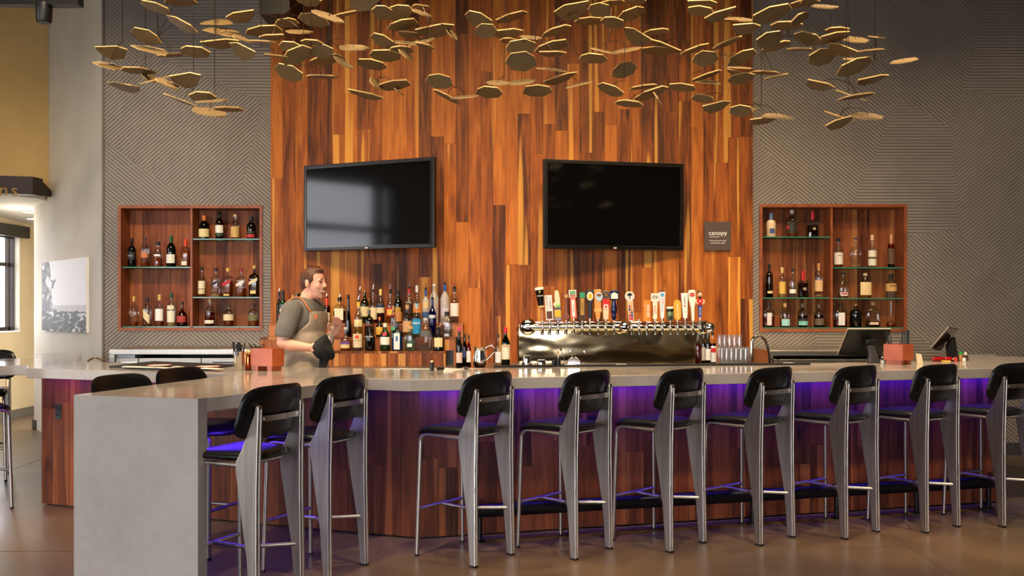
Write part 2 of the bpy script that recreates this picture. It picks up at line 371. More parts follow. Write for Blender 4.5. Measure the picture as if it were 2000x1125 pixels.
# side room: side wall with a window, end wall, lower ceiling
SX = -6.85; SZ = 2.69
wy0, wy1, wz0, wz1 = 10.6, 12.6, 1.2, 2.52
sw = MB()
for c_ in ((9.8, wy0, 0, 2.95), (wy1, 13.0, 0, 2.95), (wy0, wy1, 0, wz0), (wy0, wy1, wz1, 2.95)): sw.box(SX-.118, SX, *c_)
struct(sw.obj('wall_side_room', M_BEIGE))
struct(MB().box(SX, -3.9, 13.0, 13.2, 0, SZ).obj('wall_side_room_end', M_BEIGE))
slz = lambda y: SZ+(12.9-y)*.052
struct(MB().prism([(x, y, slz(y)) for x, y in ((-6.84, 9.82), (-6.3, 9.95), (-5.60, 10.72), (-5.55, 12.99), (-6.84, 12.99))], (0,0,.05)).obj('ceiling_side_room', M_CEIL2))
struct(MB().box(SX, SX+.02, 9.9, 13.0, 0, .11).obj('baseboard_side_room', mat('olive_baseboard', (86, 80, 64), .6)))
wn = struct(MB().box(SX-.092, SX-.088, wy0+.05, wy1-.03, wz0+.05, wz1-.05).obj('window_1', glass('window_glass', (250,252,255), .05)))
fr = MB()
for a, b_ in ((wy0, wy0+.05), (wy1-.03, wy1-.001), (wy1-.16, wy1-.12), (11.55, 11.6)): fr.box(SX-.115, SX-.062, a, b_, wz0, wz1)
for a, b_ in ((wz0, wz0+.05), (wz1-.05, wz1), (2.08, 2.13)): fr.box(SX-.115, SX-.062, wy0, wy1-.03, a, b_)
fr.obj('window_frame', mat('dark_aluminium', (52, 46, 46), .4, .4), wn)
MB().box(SX-.0615, SX+.005, wy1-.012, wy1-.0005, wz0, wz1).box(SX-.2, SX+.01, wy0, wy1, wz0-.02, wz0).obj('window_reveal', M_PAPER, wn)
tag(MB().box(SX+.001, SX+.1, wy0-.1, wy1+.1, wz1-.04, wz1+.12).obj('roller_blind', M_BLACK, bevel=.006), 'black roller blind box above the side room window', 'blind')
for i, (px, py) in enumerate(((57, 414), (64, 427))):
    p = Q(px, py, 1); t_ = (SZ+12.9*.052-HC)/(p.z-HC+.052); c = Vector((p.x*t_, t_, slz(t_)-.001))
    o = thing('downlight', ['round recessed downlight in the pale low ceiling by the dark beam', 'round recessed downlight in the pale low ceiling, deeper in the side room'][i], 'light', c, world=True)
    MB().lathe([(.08,-.004),(.1,0),(.1,-.002)], 16, c).obj('trim_ring', M_PAPER, o)
    e = mat('lamp_glow', (255, 240, 210), .5); e.node_tree.nodes['Principled BSDF'].inputs['Emission Color'].default_value = (1,.9,.7,1); e.node_tree.nodes['Principled BSDF'].inputs['Emission Strength'].default_value = 6
    MB().lathe([(.07,-.006),(.075,-.003)], 16, c).obj('lens', e, o)
# dark sign beam over the opening with metal letters
bm_ = thing('sign_beam', 'dark bronze beam with thin gold letters over the side room opening', 'sign', U0+un*.02+Vector((0,0,2.7)), world=True)
S0 = Q(95, 380, 10.75); S1 = Q(64, 345, 10.2); S1b = Q(64, 376, 10.2)
dirb = Vector((-1.0, -.28, 0)).normalized(); zt, zb = S1.z, S1b.z-.02
E = Vector((S1.x, S1.y, 0))+dirb*2.6
MB().prism([(S1.x, S1.y, zb), (E.x, E.y, zb), (E.x, E.y, zt), (S1.x, S1.y, zt)], (0.02, .18, 0)).obj('fascia', M_DARKBRONZE, bm_)
MB().prism([(S1.x, S1.y, zb), (S1.x, S1.y, zt), (S0.x, S0.y, S0.z+.02), (S0.x, S0.y, S0.z-.02)], (0.02, .1, 0)).obj('fascia_return', M_DARKBRONZE, bm_)
gold = mat('letter_gold', (120, 90, 38), .35, .8)
ang = math.atan2(-dirb.y, -dirb.x)
for ch, px in (('n', 15), ('s', 33)):
    p = Q(px, 362, 10.2); k = (px-64)*10.2/F
    base = Vector((S1.x, S1.y, 0))+dirb*(-k/abs(dirb.x)); nrm_ = Vector((dirb.y, -dirb.x, 0))
    if nrm_.y > 0: nrm_ = -nrm_
    base += nrm_*.004; text(ch, .2, (base.x, base.y, zb+.035), gold, bm_, (PI/2, 0, ang))
# right wall and the glazed street fronts behind the camera and to its left
struct(MB().box(XR, XR+.2, -4.2, 9.64, 0, CEILZ).obj('wall_right', M_RIB))
RY = -4.0; WB = mat('dark_aluminium', (52, 46, 46), .4, .4)
rw = MB(); rw.box(-9.3, 9, RY-.2, RY, 3.6, CEILZ); rw.box(1.5, 9, RY-.2, RY, 0, 3.6); rw.box(-9.3, 1.5, RY-.2, RY, 0, .25)
struct(rw.obj('wall_front', M_WHITEWALL))
wf = struct(MB().box(-9.3, 1.5, RY-.11, RY-.105, .25, 3.6).obj('window_2', glass('window_glass')))
fr = MB()
for i in range(6): fr.box(-9.3+i*2.13, -9.18+i*2.13, RY-.2, RY+.05, .25, 3.6)
fr.box(-9.3, 1.5, RY-.2, RY+.05, 2.7, 2.8); fr.obj('window_frame', WB, wf)
lw = MB(); lw.box(-9.5, -9.3, -4.2, 7.82, 4.0, CEILZ); lw.box(-9.5, -9.3, 5.6, 7.82, 0, 4.0); lw.box(-9.5, -9.3, -4.2, 2.45, 0, 4.0); lw.box(-9.5, -9.3, 2.45, 5.6, 0, .4)
struct(lw.obj('wall_far_left', M_WHITEWALL))
wl = struct(MB().box(-9.41, -9.405, 2.45, 5.6, .4, 4.0).obj('window_3', glass('window_glass')))
fr = MB()
for y_ in (2.45, 2.82, 5.45): fr.box(-9.5, -9.25, y_, y_+.15, .4, 4.0)
fr.box(-9.5, -9.25, 2.45, 5.6, 3.05, 3.17); fr.obj('window_frame', WB, wl)
g_ = struct(MB().box(-40, 30, -40, 40, -.4, -.2).obj('ground_outside', mat('pavement', (170, 166, 158), .9)))

# ================================================================ PRINT, SIGN, SPEAKER, TRACK
def on_left_wall(px):
    # point of the white wall seen at photo column px
    k = (px-1000)/F; t_ = (k*A0.y-A0.x)/(ad.x-k*ad.y); return A0+ad*t_
a0, a1 = on_left_wall(88), on_left_wall(175)
z0, z1 = 1.245, 2.055
art = thing('wall_print', 'black and white landscape print hung on the white wall', 'picture', a0+an*.02+Vector((0,0,z0)), world=True)
off = an*.03
MB().obox(a0+an*.004+Vector((0,0,z0)), a1-a0, off, (0,0,z1-z0)).obj('canvas', M_PAPER, art)
m = mat('print_ink', (220,216,214), .6); nt, N, L, b = nodes(m)
tc = N.new('ShaderNodeTexCoord'); sp = N.new('ShaderNodeSeparateXYZ'); L.new(tc.outputs['UV'], sp.inputs[0])
def mth(op, a, b_, c=None):
    n = N.new('ShaderNodeMath'); n.operation = op
    for i, v in enumerate((a, b_, c)):
        if v is None: continue
        if isinstance(v, (int, float)): n.inputs[i].default_value = v
        else: L.new(v, n.inputs[i])
    return n.outputs[0]
def nz(sc, det, dist=0, stretch=(1,1,1)):
    mp = N.new('ShaderNodeMapping'); mp.inputs['Scale'].default_value = stretch; L.new(tc.outputs['UV'], mp.inputs[0])
    n = N.new('ShaderNodeTexNoise'); n.inputs['Scale'].default_value = sc; n.inputs['Detail'].default_value = det; n.inputs['Distortion'].default_value = dist; L.new(mp.outputs[0], n.inputs['Vector']); return n.outputs[0]
rock = ramp(N, [(.50, (8,8,8)), (.56, (60,58,56)), (.62, (215,213,210))]); L.new(nz(6, 9, 1.5, (1.2, 2, 1)), rock.inputs[0])
plume = ramp(N, [(.40, (26,22,22)), (.52, (96,90,88)), (.64, (214,210,208))]); L.new(nz(4.5, 6, 1.2, (2, 1, 1)), plume.inputs[0])
u, v = sp.outputs[0], sp.outputs[1]
edge = mth('ADD', mth('MULTIPLY', nz(3.2, 4), .75), mth('MULTIPLY', v, -.12))       # plume edge
inpl = mth('GREATER_THAN', edge, mth('ADD', u, .02))
low = mth('LESS_THAN', mth('ADD', v, mth('MULTIPLY', nz(7, 3), -.12)), .22)
hill = mth('LESS_THAN', mth('ADD', v, mth('MULTIPLY', nz(3, 2), -.1)), .32)
m1 = N.new('ShaderNodeMixRGB'); m1.inputs[1].default_value = srgb(224,221,222); m1.inputs[2].default_value = srgb(186,182,182); L.new(hill, m1.inputs[0])
m2 = N.new('ShaderNodeMixRGB'); L.new(inpl, m2.inputs[0]); L.new(m1.outputs[0], m2.inputs[1]); L.new(plume.outputs[0], m2.inputs[2])
m3 = N.new('ShaderNodeMixRGB'); L.new(low, m3.inputs[0]); L.new(m2.outputs[0], m3.inputs[1]); L.new(rock.outputs[0], m3.inputs[2]); L.new(m3.outputs[0], b.inputs['Base Color'])
q0 = a0+an*.0355+Vector((0,0,z0)); q1 = a1+an*.0355+Vector((0,0,z0)); dz = Vector((0,0,z1-z0))
pr = MB().add([q0, q1, q1+dz, q0+dz], [(0,1,2,3)]).obj('printed_face', m, art)
uv = pr.data.uv_layers.new(name='uv')
for i, c in enumerate(((0,0),(1,0),(1,1),(0,1))): uv.data[i].uv = c
# plaque
c = Q(1402, 461, WY-.075); w2, h2 = 26*(WY-.07)/F, 28*(WY-.07)/F
sg = thing('wall_plaque', 'square dark plaque reading canopy on the timber wall', 'sign', c-Vector((0,0,h2)), world=True)
MB().box(c.x-w2, c.x+w2, c.y, c.y+.018, c.z-h2, c.z+h2).obj('plate', mat('plaque_brown', (74, 60, 52), .5), sg, bevel=.001)
wh = mat('plaque_white', (240, 236, 228), .6)
text('canopy', .066, (c.x+.0, c.y-.001, c.z+.03), wh, sg)
MB().box(c.x-.085, c.x+.015, c.y-.0012, c.y, c.z-.011, c.z-.007).obj('rule', wh, sg)
text('artists matthew schenk', .0185, (c.x, c.y-.001, c.z-.047), wh, sg); text('and benjamin cargill', .0185, (c.x, c.y-.001, c.z-.071), wh, sg)
# black ceiling kit
c0, c1 = Q(506, 27, 8.4), Q(566, 18, 8.4)
sp_ = thing('ceiling_speaker', 'black box loudspeaker hung at the top corner of the timber wall', 'speaker', (c0.x, 8.4, c0.z), world=True)
MB().prism([(c0.x, 8.4, c0.z), (c1.x-.05, 8.4, c0.z), (c1.x, 8.4, c1.z), (c1.x-.02, 8.4, 5.1), (c0.x, 8.4, 5.1)], (0, .4, 0)).obj('cabinet', M_BLACK, sp_)
MB().box(c0.x+.12, c0.x+.16, 8.5, 8.54, 5.1, CEILZ).obj('bracket', M_BLACK, sp_)
tr = thing('track_light', 'black track light fitting under a black ceiling track over the white wall', 'light', Q(85, 28, 7.5), world=True)
a, b_ = Q(86, -6, 7.5), Q(158, 12, 7.5)
MB().box(a.x-.5, b_.x, 7.45, 7.55, b_.z, b_.z+.14).obj('track', M_BLACK, tr)
MB().lathe([(.05,-.14),(.062,-.12),(.066,0.02),(.03,.06)], 14, (a.x, 7.5, b_.z-.0)).obj('head', M_BLACK, tr, 40)
MB().tube([(a.x, 7.5, b_.z), (a.x, 7.5, CEILZ)], .012).obj('stem', M_BLACK, tr)

# ================================================================ TELEVISIONS
def tv(l, r, zt, zb, label):
    c = (l+r)/2; o = thing('television', label, 'television', (c.x, c.y, zb), world=True)
    u = (r-l); u.z = 0; wdt = u.length; u.normalize(); n = Vector((u.y, -u.x, 0)); H = zt-zb
    p = Vector((l.x, l.y, zb))
    MB().obox(p, u*wdt, -n*.05, (0,0,H)).obj('housing', mat('tv_plastic', (9, 8, 8), .35), o, bevel=.004)
    e = .028; s_ = p+u*e+n*.0005+Vector((0,0,e))
    scr = mat('tv_screen', (6, 6, 7), .07, **{'Specular IOR Level': .32}); 
    MB().obox(s_, u*(wdt-2*e), n*.002, (0,0,H-2*e)).obj('screen', scr, o)
    t_ = .009; fm = MB()
    for a, b_, c_, d_ in ((0, wdt-2*e, 0, t_), (0, wdt-2*e, H-2*e-t_, H-2*e), (0, t_, 0, H-2*e), (wdt-2*e-t_, wdt-2*e, 0, H-2*e)):
        fm.obox(s_+u*a+Vector((0,0,c_)), u*(b_-a), n*.008, (0,0,d_-c_))
    fm.obj('inner_bezel', mat('bezel_gloss', (60, 52, 44), .2, .6), o)
    MB().obox(p+u*(wdt*.5-.016)+n*.006+Vector((0,0,.008)), u*.032, n*.003, (0,0,.012)).obj('logo', mat('logo_grey', (200,196,190), .4), o)
    MB().obox(p+u*(wdt*.5-.006)+n*.001+Vector((0,0,-.001)), u*.012, n*.003, (0,0,.006)).obj('indicator', mat('standby_red', (190,50,50), .4), o)
    b0 = p+u*(wdt/2)-n*.05+Vector((0,0,H/2)); MB().tube([b0, Vector((b0.x, WY-.056, b0.z))], .04).obj('wall_arm', M_BLACK, o)
    return o
tv(Q(593, 321, 9.2), Q(848, 308, 8.63), 2.955, 2.09, 'wall television turned towards the white wall, with window reflections')
tv(Q(1062, 310, 8.886), Q(1335, 318, 9.2), 2.975, 2.097, 'dark wall television beside the canopy plaque')
# ================================================================ BAR
CT, TH = 1.067, 0.075
def cp(px, py): p = P(px, py, CT); return (p.x, p.y)
OUT = [(-3.614, 6.752), (-1.86, 6.12), (-2.2438, 4.757), (-1.5298, 4.547), (-.916, 5.777), (-.64, 5.667), (4.25, 6.91),
       (4.95, 8.15), (4.68, 8.283), (4.485, 8.378), (4.66, 8.744), (4.382, 8.715), (3.88, 7.69), (-.594, 6.572), (-1.376, 6.766),
       (-3.37, 7.459), (-3.638, 7.564), (-4.33, 9.12), (-4.71, 8.909), (-4.25, 8.018), (-5.9, 7.95), (-5.9, 6.62), (-3.77, 7.05)]
ctr = thing('bar_counter', 'long angled concrete bar counter with a waterfall end and peninsula', 'counter')
MB().prism([(x, y, CT-TH) for x, y in OUT], (0, 0, TH)).obj('counter_slab', M_COUNTER, ctr, bevel=.004)
a, b_ = Vector((-2.265, 4.685, 0)), Vector((-1.551, 4.475, 0)); w_ = (b_-a); nrm_ = Vector((-w_.y, w_.x, 0)).normalized()
MB().obox(a, w_, nrm_*.075, (0,0,CT)).obj('waterfall_leg', M_COUNTER, ctr)
MB().box(-5.8, -5.7, 6.8, 7.8, 0, CT-TH).obj('end_leg', M_COUNTER, ctr)
MB().box(4.42, 4.5, 8.42, 8.66, 0, CT-TH).obj('end_leg', M_COUNTER, ctr)
MB().obox((-4.56, 8.9, 0), (.1,.1,0), (.06,-.06,0), (0,0,CT-TH)).obj('end_leg', M_COUNTER, ctr)

BL, BA, BR = Vector((-3.618, 6.97, 0)), Vector((-.61, 5.933, 0)), Vector((3.845, 7.065, 0))
base = thing('bar_cabinet', 'walnut plank bar cabinet under the concrete counter', 'bar')
def shift(a, b_, d):   # inward offset of the line a-b
    t_ = (b_-a).normalized(); n = Vector((-t_.y, t_.x, 0)); return (a+n*d, b_+n*d)
TOPZ = CT-TH-.001
core = [BL+Vector((.02,.03,0)), BA+Vector((0,.03,0)), BR+Vector((-.03,.03,0)), BR+Vector((-.15,.52,0)), Vector((-.6, 6.46, 0)), BL+Vector((.25,.5,0))]
MB().prism([(p.x, p.y, .0) for p in core], (0,0,TOPZ)).obj('core', M_BLACK, base)
rr = random.Random(11)
def plank_wall(a, b_, w, parent, m, z0=.012, z1=TOPZ, th=.02, lo=.35, hi=1.2, name='plank'):
    t_ = b_-a; Ln = t_.length; t_ = t_/Ln; n = Vector((-t_.y, t_.x, 0)); k = max(1, round(Ln/w)); w = Ln/k
    for i in range(k):
        z = z0
        while z < z1-.01:
            zz = min(z1, z+rr.uniform(lo, hi))
            if z1-zz < .16: zz = z1
            d = rr.uniform(-.0012, .0012); p = a+t_*(i*w+.0008)+n*d
            MB().obox((p.x, p.y, z+.0006), t_*(w-.0016), n*th, (0,0,zz-z-.0012)).obj(name, m, parent)
            z = zz
plank_wall(BL, BA, .130, base, M_BARWOOD_SHADED)
plank_wall(BA, BR, .130, base, M_BARWOOD_SHADED)
plank_wall(BR, BR+Vector((-.15,.52,0)), .13, base, M_BARWOOD_SHADED)
plank_wall(BL+Vector((.23,.5,0)), BL, .13, base, M_BARWOOD_SHADED)
tL = (BA-BL).normalized(); tR = (BR-BA).normalized(); nR = Vector((tR.y, -tR.x, 0)); nL = Vector((tL.y, -tL.x, 0))
def outlet(px, py, a, t_, n, label, w=.048, h=.085):
    k = (px-1000)/F; s_ = (k*a.y-a.x)/(t_.x-k*t_.y); p = a+t_*s_; z = HC+(600-py)*p.y/F
    o = thing('power_outlet', label, 'outlet', (p.x, p.y, z), world=True)
    MB().obox(p+n*.001-t_*w/2+Vector((0,0,z-h/2)), t_*w, n*.006, (0,0,h)).obj('cover_plate', mat('outlet_black', (20,16,15), .35), o, bevel=.002)
    for q in (-.2, .2):
        MB().obox(p+n*.007-t_*w*.28+Vector((0,0,z+h*q-.012)), t_*w*.56, n*.002, (0,0,.024)).obj('socket', M_RUBBER, o)
outlet(114.5, 803.5, BL, tL, nL, 'black power outlet on the bar front by its end corner', .06, .118)
outlet(1155, 818, BA, tR, nR, 'small black power outlet high on the bar front behind the stools', .062, .04)
# foot rail
fr_ = thing('foot_rail', 'black pipe foot rail along the bar front', 'rail', (0,0,0))
def rp(px, d=.15): 
    k = (px-1000)/F; a = BA+nR*d; s_ = (k*a.y-a.x)/(tR.x-k*tR.y); return a+tR*s_
p0, p1 = rp(932), rp(1945); up = Vector((0,0,.2))
MB().tube([p0+up, p1+up], .045, 16).obj('pipe', M_BLACKMET, fr_, 40)
for px in (937, 1115, 1300, 1470, 1634, 1790, 1931):
    p = rp(px); MB().tube([p+Vector((0,0,.0)), p+Vector((0,0,.16))], .017, 10).obj('post', M_BLACKMET, fr_, 40)
    MB().lathe([(.042,0),(.042,.008),(.02,.012)], 14, p).obj('foot_plate', M_BLACKMET, fr_)
    q = rp(px+3, .0); MB().tube([p+up+Vector((0,0,.03)), q+up+Vector((0,0,.03))], .014, 8).obj('wall_bracket', M_BLACKMET, fr_)
# LED strips fixed under the slab
def led(a, b_, n, energy, col, tilt=.5):
    c = (a+b_)/2; Ln = (b_-a).length
    l = bpy.data.lights.new('led_strip', 'AREA'); o = bpy.data.objects.new('led_strip', l); COL.objects.link(o)
    l.shape = 'RECTANGLE'; l.size = Ln; l.size_y = .012; l.energy = energy; l.color = col
    o.location = (c.x, c.y, CT-TH-.008)
    z = -(Vector((0,0,-1))-n*tilt).normalized(); x = (b_-a).normalized(); x = (x-z*x.dot(z)).normalized(); y = z.cross(x)
    o.rotation_euler = Matrix((x, y, z)).transposed().to_euler()
VIO = (.045, .008, 1.0)
led(BA+nR*.11, BR+nR*.11, nR, 30, VIO, 1.1)
led(BL+nL*.12, Vector((-2.2, 6.481, 0))+nL*.12, nL, 3.2, (.3,.03,.9), .4)
led(BA+nL*.12-tL*.8, BA+nL*.12, nL, .8, VIO, .4)
w0, w1 = Vector((-1.84, 4.78, 0)), Vector((-1.45, 5.75, 0))
led(w0, w1, Vector((1,0,0)), 7, (.10,.03,1.0), .0)

# ================================================================ STOOLS
def bend(p0, p1, p2, r, n=6):
    p0, p1, p2 = map(Vector, (p0, p1, p2)); a = p1+(p0-p1).normalized()*r; c = p1+(p2-p1).normalized()*r
    return [a*(1-t_)**2+p1*2*t_*(1-t_)+c*t_*t_ for t_ in [i/n for i in range(n+1)]]
def make_stool():
    o = thing('bar_stool', 'x', 'stool', group='black bar stools around the counter')
    # rear legs: folded sheet blades
    for s in (-1, 1):
        pr = [(-.232, 0), (-.228, .30), (-.226, .60), (-.229, .80), (-.236, 1.02), (-.234, 1.04), (-.217, 1.04), (-.208, 1.0), (-.128, .815), (-.095, .76), (-.094, .72), (-.112, .6), (-.165, .30), (-.192, 0)]
        x = s*.172
        xs = lambda z: s*(.172-.010*z)
        mb = MB(); n = len(pr); vs = []
        for dx in (-.015, .015): vs += [(xs(z)+dx, y, z) for y, z in pr]
        mb.add(vs, [tuple(range(n)), tuple(range(n, 2*n))[::-1]]+[(i, n+i, n+(i+1) % n, (i+1) % n) for i in range(n)])
        lg = mb.obj('rear_leg', M_STEEL, o, bevel=.005)
        mb = MB()
        for dx in (-.012, .008):      # rolled seam along the outer edge
            pts = [pr[i] for i in range(5)]
            mb.tube([(xs(z)+dx+.002, y-.0015, z+(.012 if z == 0 else 0)) for y, z in pts], .0045, 6)
        mb.obj('rolled_edge', M_CHROME, lg, 40)
        MB().box(xs(0)-.016, xs(0)+.016, -.233, -.191, .0, .012).obj('foot_cap', M_RUBBER, lg)
    # front legs run on as the seat rails
    for s in (-1, 1):
        b_ = bend((s*.168, -.12, .742), (s*.188, .205, .748), (s*.208, .218, .012), .06)
        path = [Vector((s*.166, -.13, .742))]+b_+[Vector((s*.208, .218, .012))]
        lg = MB().tube(path, .0125, 10).obj('front_leg', M_STEEL, o, 50)
        MB().lathe([(.0135,0),(.0135,.014)], 10, (s*.208, .218, 0)).obj('foot_cap', M_RUBBER, lg)
    zs = .29
    MB().tube([(-.2, .212, zs), (.2, .212, zs)], .011, 8).obj('front_stretcher', M_STEEL, o, 50)
    MB().tube([(0, .212, zs), (0, .0, zs)], .011, 8).obj('centre_stretcher', M_STEEL, o, 50)
    for s in (-1, 1): MB().tube([(0, .0, zs), (s*.165, -.195, zs)], .011, 8).obj('fork_stretcher', M_STEEL, o, 50)
    MB().tube([(-.165, -.1, .738), (.165, -.1, .738)], .011, 8).obj('seat_rail', M_STEEL, o, 50)
    # seat pad
    mb = MB(); nx, ny = 18, 18; top = []; bot = []
    def seat(u, v):   # u,v in -1..1
        q = (abs(u)**5+abs(v)**5)**(1/5)
        x = u*(.190+.034*v)/max(1, q) if q > 1 else u*(.190+.034*v); y = v*.218+.03
        if q > 1: y = v/q*.218+.03
        return x, y, q
    for j in range(ny+1):
        for i in range(nx+1):
            u, v = math.sin(-PI/2+PI*i/nx), math.sin(-PI/2+PI*j/ny); x, y, q = seat(u, v); e = min(1, q)
            h = .026*max(0, 1-e**7)**.5+.012*(1-e*e)
            roll = -.035*max(0, v-.45)**2/.3
            sad = .008*u*u
            top.append((x, y, .772+h+roll+sad)); bot.append((x, y, .7715-.022*max(0, 1-e**7)**.5+roll+sad))
    k = nx+1; fs = []; N0 = len(top)
    for j in range(ny):
        for i in range(nx):
            a = j*k+i; fs.append((a, a+1, a+k+1, a+k)); fs.append((N0+a, N0+a+k, N0+a+k+1, N0+a+1))
    ring = [i for i in range(nx)]+[j*k+nx for j in range(ny)]+[ny*k+nx-i for i in range(nx)]+[(ny-j)*k for j in range(ny)]
    for i in range(len(ring)):
        a, b2 = ring[i], ring[(i+1) % len(ring)]; fs.append((a, N0+a, N0+b2, b2))
    MB().add(top+bot, fs).obj('seat', M_LEATHER, o, 70)
    # backrest pad: curved, wider below
    nx, nz_ = 20, 16; fr2 = []; bk = []
    for j in range(nz_+1):
        for i in range(nx+1):
            u, v = math.sin(-PI/2+PI*i/nx), math.sin(-PI/2+PI*j/nz_)
            q = (abs(u)**4.5+abs(v)**4.5)**(1/4.5); uu, vv = (u/q, v/q) if q > 1 else (u, v); e = min(1, q)
            hw = .234-.010*vv; x = uu*hw; z = 1.0+vv*.133
            yc = -.210+.045*(uu**2) - .034*vv   # wraps forward at the sides, leans back
            t_ = .026*max(0, 1-e**5)**.5
            fr2.append((x, yc+t_+.01, z)); bk.append((x, yc-t_*.8+.01, z))
    k = nx+1; N0 = len(fr2); fs = []
    for j in range(nz_):
        for i in range(nx):
            a = j*k+i; fs.append((a, a+k, a+k+1, a+1)); fs.append((N0+a, N0+a+1, N0+a+k+1, N0+a+k))
    ring = [i for i in range(nx)]+[j*k+nx for j in range(nz_)]+[nz_*k+nx-i for i in range(nx)]+[(nz_-j)*k for j in range(nz_)]
    for i in range(len(ring)):
        a, b2 = ring[i], ring[(i+1) % len(ring)]; fs.append((a, b2, N0+b2, N0+a))
    MB().add(fr2+bk, fs).obj('backrest', M_LEATHER, o, 70)
    mb = MB(); n = 8; vs = []
    for i in range(n+1):
        x = -.158+.316*i/n; y = -.236+.016*(x/.158)**2
        for z in (.958, .986): vs += [(x, y, z), (x, y+.004, z)]
    fs = []
    for i in range(n):
        a = i*4; fs += [(a, a+4, a+6, a+2), (a+1, a+3, a+7, a+5), (a, a+1, a+5, a+4), (a+2, a+6, a+7, a+3)]
    br = mb.add(vs, fs).obj('back_strap', M_STEEL, o, 50)
    for s in (-1, 1): MB().ball((s*.128, -.229, .972), .0075, 8, 6).obj('rivet', M_CHROME, br, 60)
    return o
def copy_tree(o, parent=None):
    c = o.copy(); COL.objects.link(c); c.parent = parent
    for ch in list(o.children): copy_tree(ch, c)
    return c
proto = make_stool()
def rm(x, y, deg):      # rear mid point + heading -> root
    a = math.radians(deg); return (x+.21*math.cos(a), y+.21*math.sin(a), deg)
NTH = ['first', 'second', 'third', 'fourth', 'fifth', 'sixth', 'seventh']
ST = []
for k, dg in enumerate((141, 136.5, 132, 128, 124, 120, 117)):
    t_ = k/5.0; ST.append((*rm(-.118+.6096*k, 5.43+.1524*k, dg), f'black leather bar stool, {NTH[k]} along the long straight bar front from the peninsula'))
ST += [(*rm(-1.178, 4.564, 155), 'black leather bar stool at the peninsula, next to the waterfall end'),
       (*rm(-.95, 5.19, 153), 'black leather bar stool at the peninsula, next to the long bar front'),
       (*rm(-2.27, 5.22, -22), 'black leather bar stool behind the peninsula, nearer the waterfall end'),
       (*rm(-2.14, 5.80, -22), 'black leather bar stool behind the peninsula, in its inner corner'),
       (*rm(-4.16, 6.56, 62), 'black leather bar stool drawn up to the short counter arm below the window'),
       (*rm(-4.76, 8.24, -70), 'black leather bar stool on the far side of the short counter arm')]
for i, (x, y, dg, lab) in enumerate(ST):
    o = proto if i == 0 else copy_tree(proto)
    o.location = (x, y, 0); o.rotation_euler = (0, 0, math.radians(dg)-PI/2); o['label'] = lab

# ================================================================ NICHES
def niche(i, px, shelves, div, label):
    x0, x1, z0, z1 = nr[i]; Yf = WY-.025; Yb = WY+.22; t_ = .032
    o = thing('display_niche', label, 'shelf', ((x0+x1)/2, WY, z0), world=True)
    e = .0008
    MB().box(x0+e, x0+t_, Yf, Yb, z0+e, z1-e).obj('side_board', M_FRAME, o); MB().box(x1-t_, x1-e, Yf, Yb, z0+e, z1-e).obj('side_board', M_FRAME, o)
    MB().box(x0+t_, x1-t_, Yf, Yb, z1-t_, z1-e).obj('top_board', M_FRAME, o); MB().box(x0+t_, x1-t_, Yf, Yb, z0+e, z0+t_).obj('bottom_board', M_FRAME, o)
    xd = wx(div); MB().box(xd-.012, xd+.012, Yf+.02, Yb, z0+t_, z1-t_).obj('divider', M_FRAME, o)
    k = round((x1-x0-2*t_)/.128); w = (x1-x0-2*t_)/k
    for j in range(k):
        MB().box(x0+t_+j*w+.0006, x0+t_+(j+1)*w-.0006, Yb-.02, Yb, z0+t_, z1-t_).obj('back_board', M_NICHE, o)
    for col, py in shelves:
        a, b_ = (x0+t_+.002, xd-.014) if col == 0 else (xd+.014, x1-t_-.002)
        z = HC+(600-py)*(Yf+.03)/F if py < 630 else z0+t_+.0135
        s_ = MB().box(a, b_, Yf+.03, Yb-.022, z-.012, z).obj('glass_shelf', glass('shelf_glass', (190, 226, 210), .08), o)
        MB().box(a, b_, Yf+.0285, Yf+.0298, z-.0118, z-.0002).obj('shelf_edge', M_GLASSEDGE, s_)
    return {(c, py): (HC+(600-py)*(Yf+.03)/F if py < 630 else z0+t_+.0135) for c, py in shelves}
ZL = niche(0, None, [(0,521), (0,639), (1,466), (1,580), (1,639)], 374, 'walnut framed wall niche with glass shelves of bottles, nearer the white wall')
ZR = niche(1, None, [(0,462), (0,581), (0,640), (1,522), (1,582), (1,640)], 1624, 'walnut framed wall niche with glass shelves of bottles, above the pay terminals')
# ================================================================ HANGING MOBILES
# each plate: the two ends of its long axis in a 4x enlargement of the photo, visible breadth, d = underside seen, t = top seen
L1 = """125 410 368 410 115 d|100 482 325 545 25 t|310 550 568 555 55 d|210 660 468 705 75 d|445 655 700 590 18 t|385 265 615 310 120 d|400 350 690 425 28 t|598 440 800 420 25 d
762 395 1012 420 90 d|950 355 1240 330 75 d|1150 360 1350 450 130 d|670 140 905 250 95 d|942 172 1188 175 38 t|975 218 1270 285 45 t|1135 150 1360 110 85 d|1282 270 1552 215 75 d
1390 295 1588 285 45 d|1190 298 1300 300 14 t|1300 318 1515 330 14 d|455 25 685 85 85 d|650 25 890 5 60 d|1510 195 1690 165 70 d|705 640 940 610 120 d|845 760 1050 755 85 d
662 745 910 835 40 d|852 850 1142 900 45 t|1030 855 1258 850 35 d|890 793 1130 783 16 t|590 620 740 680 15 t|490 595 560 605 15 t"""
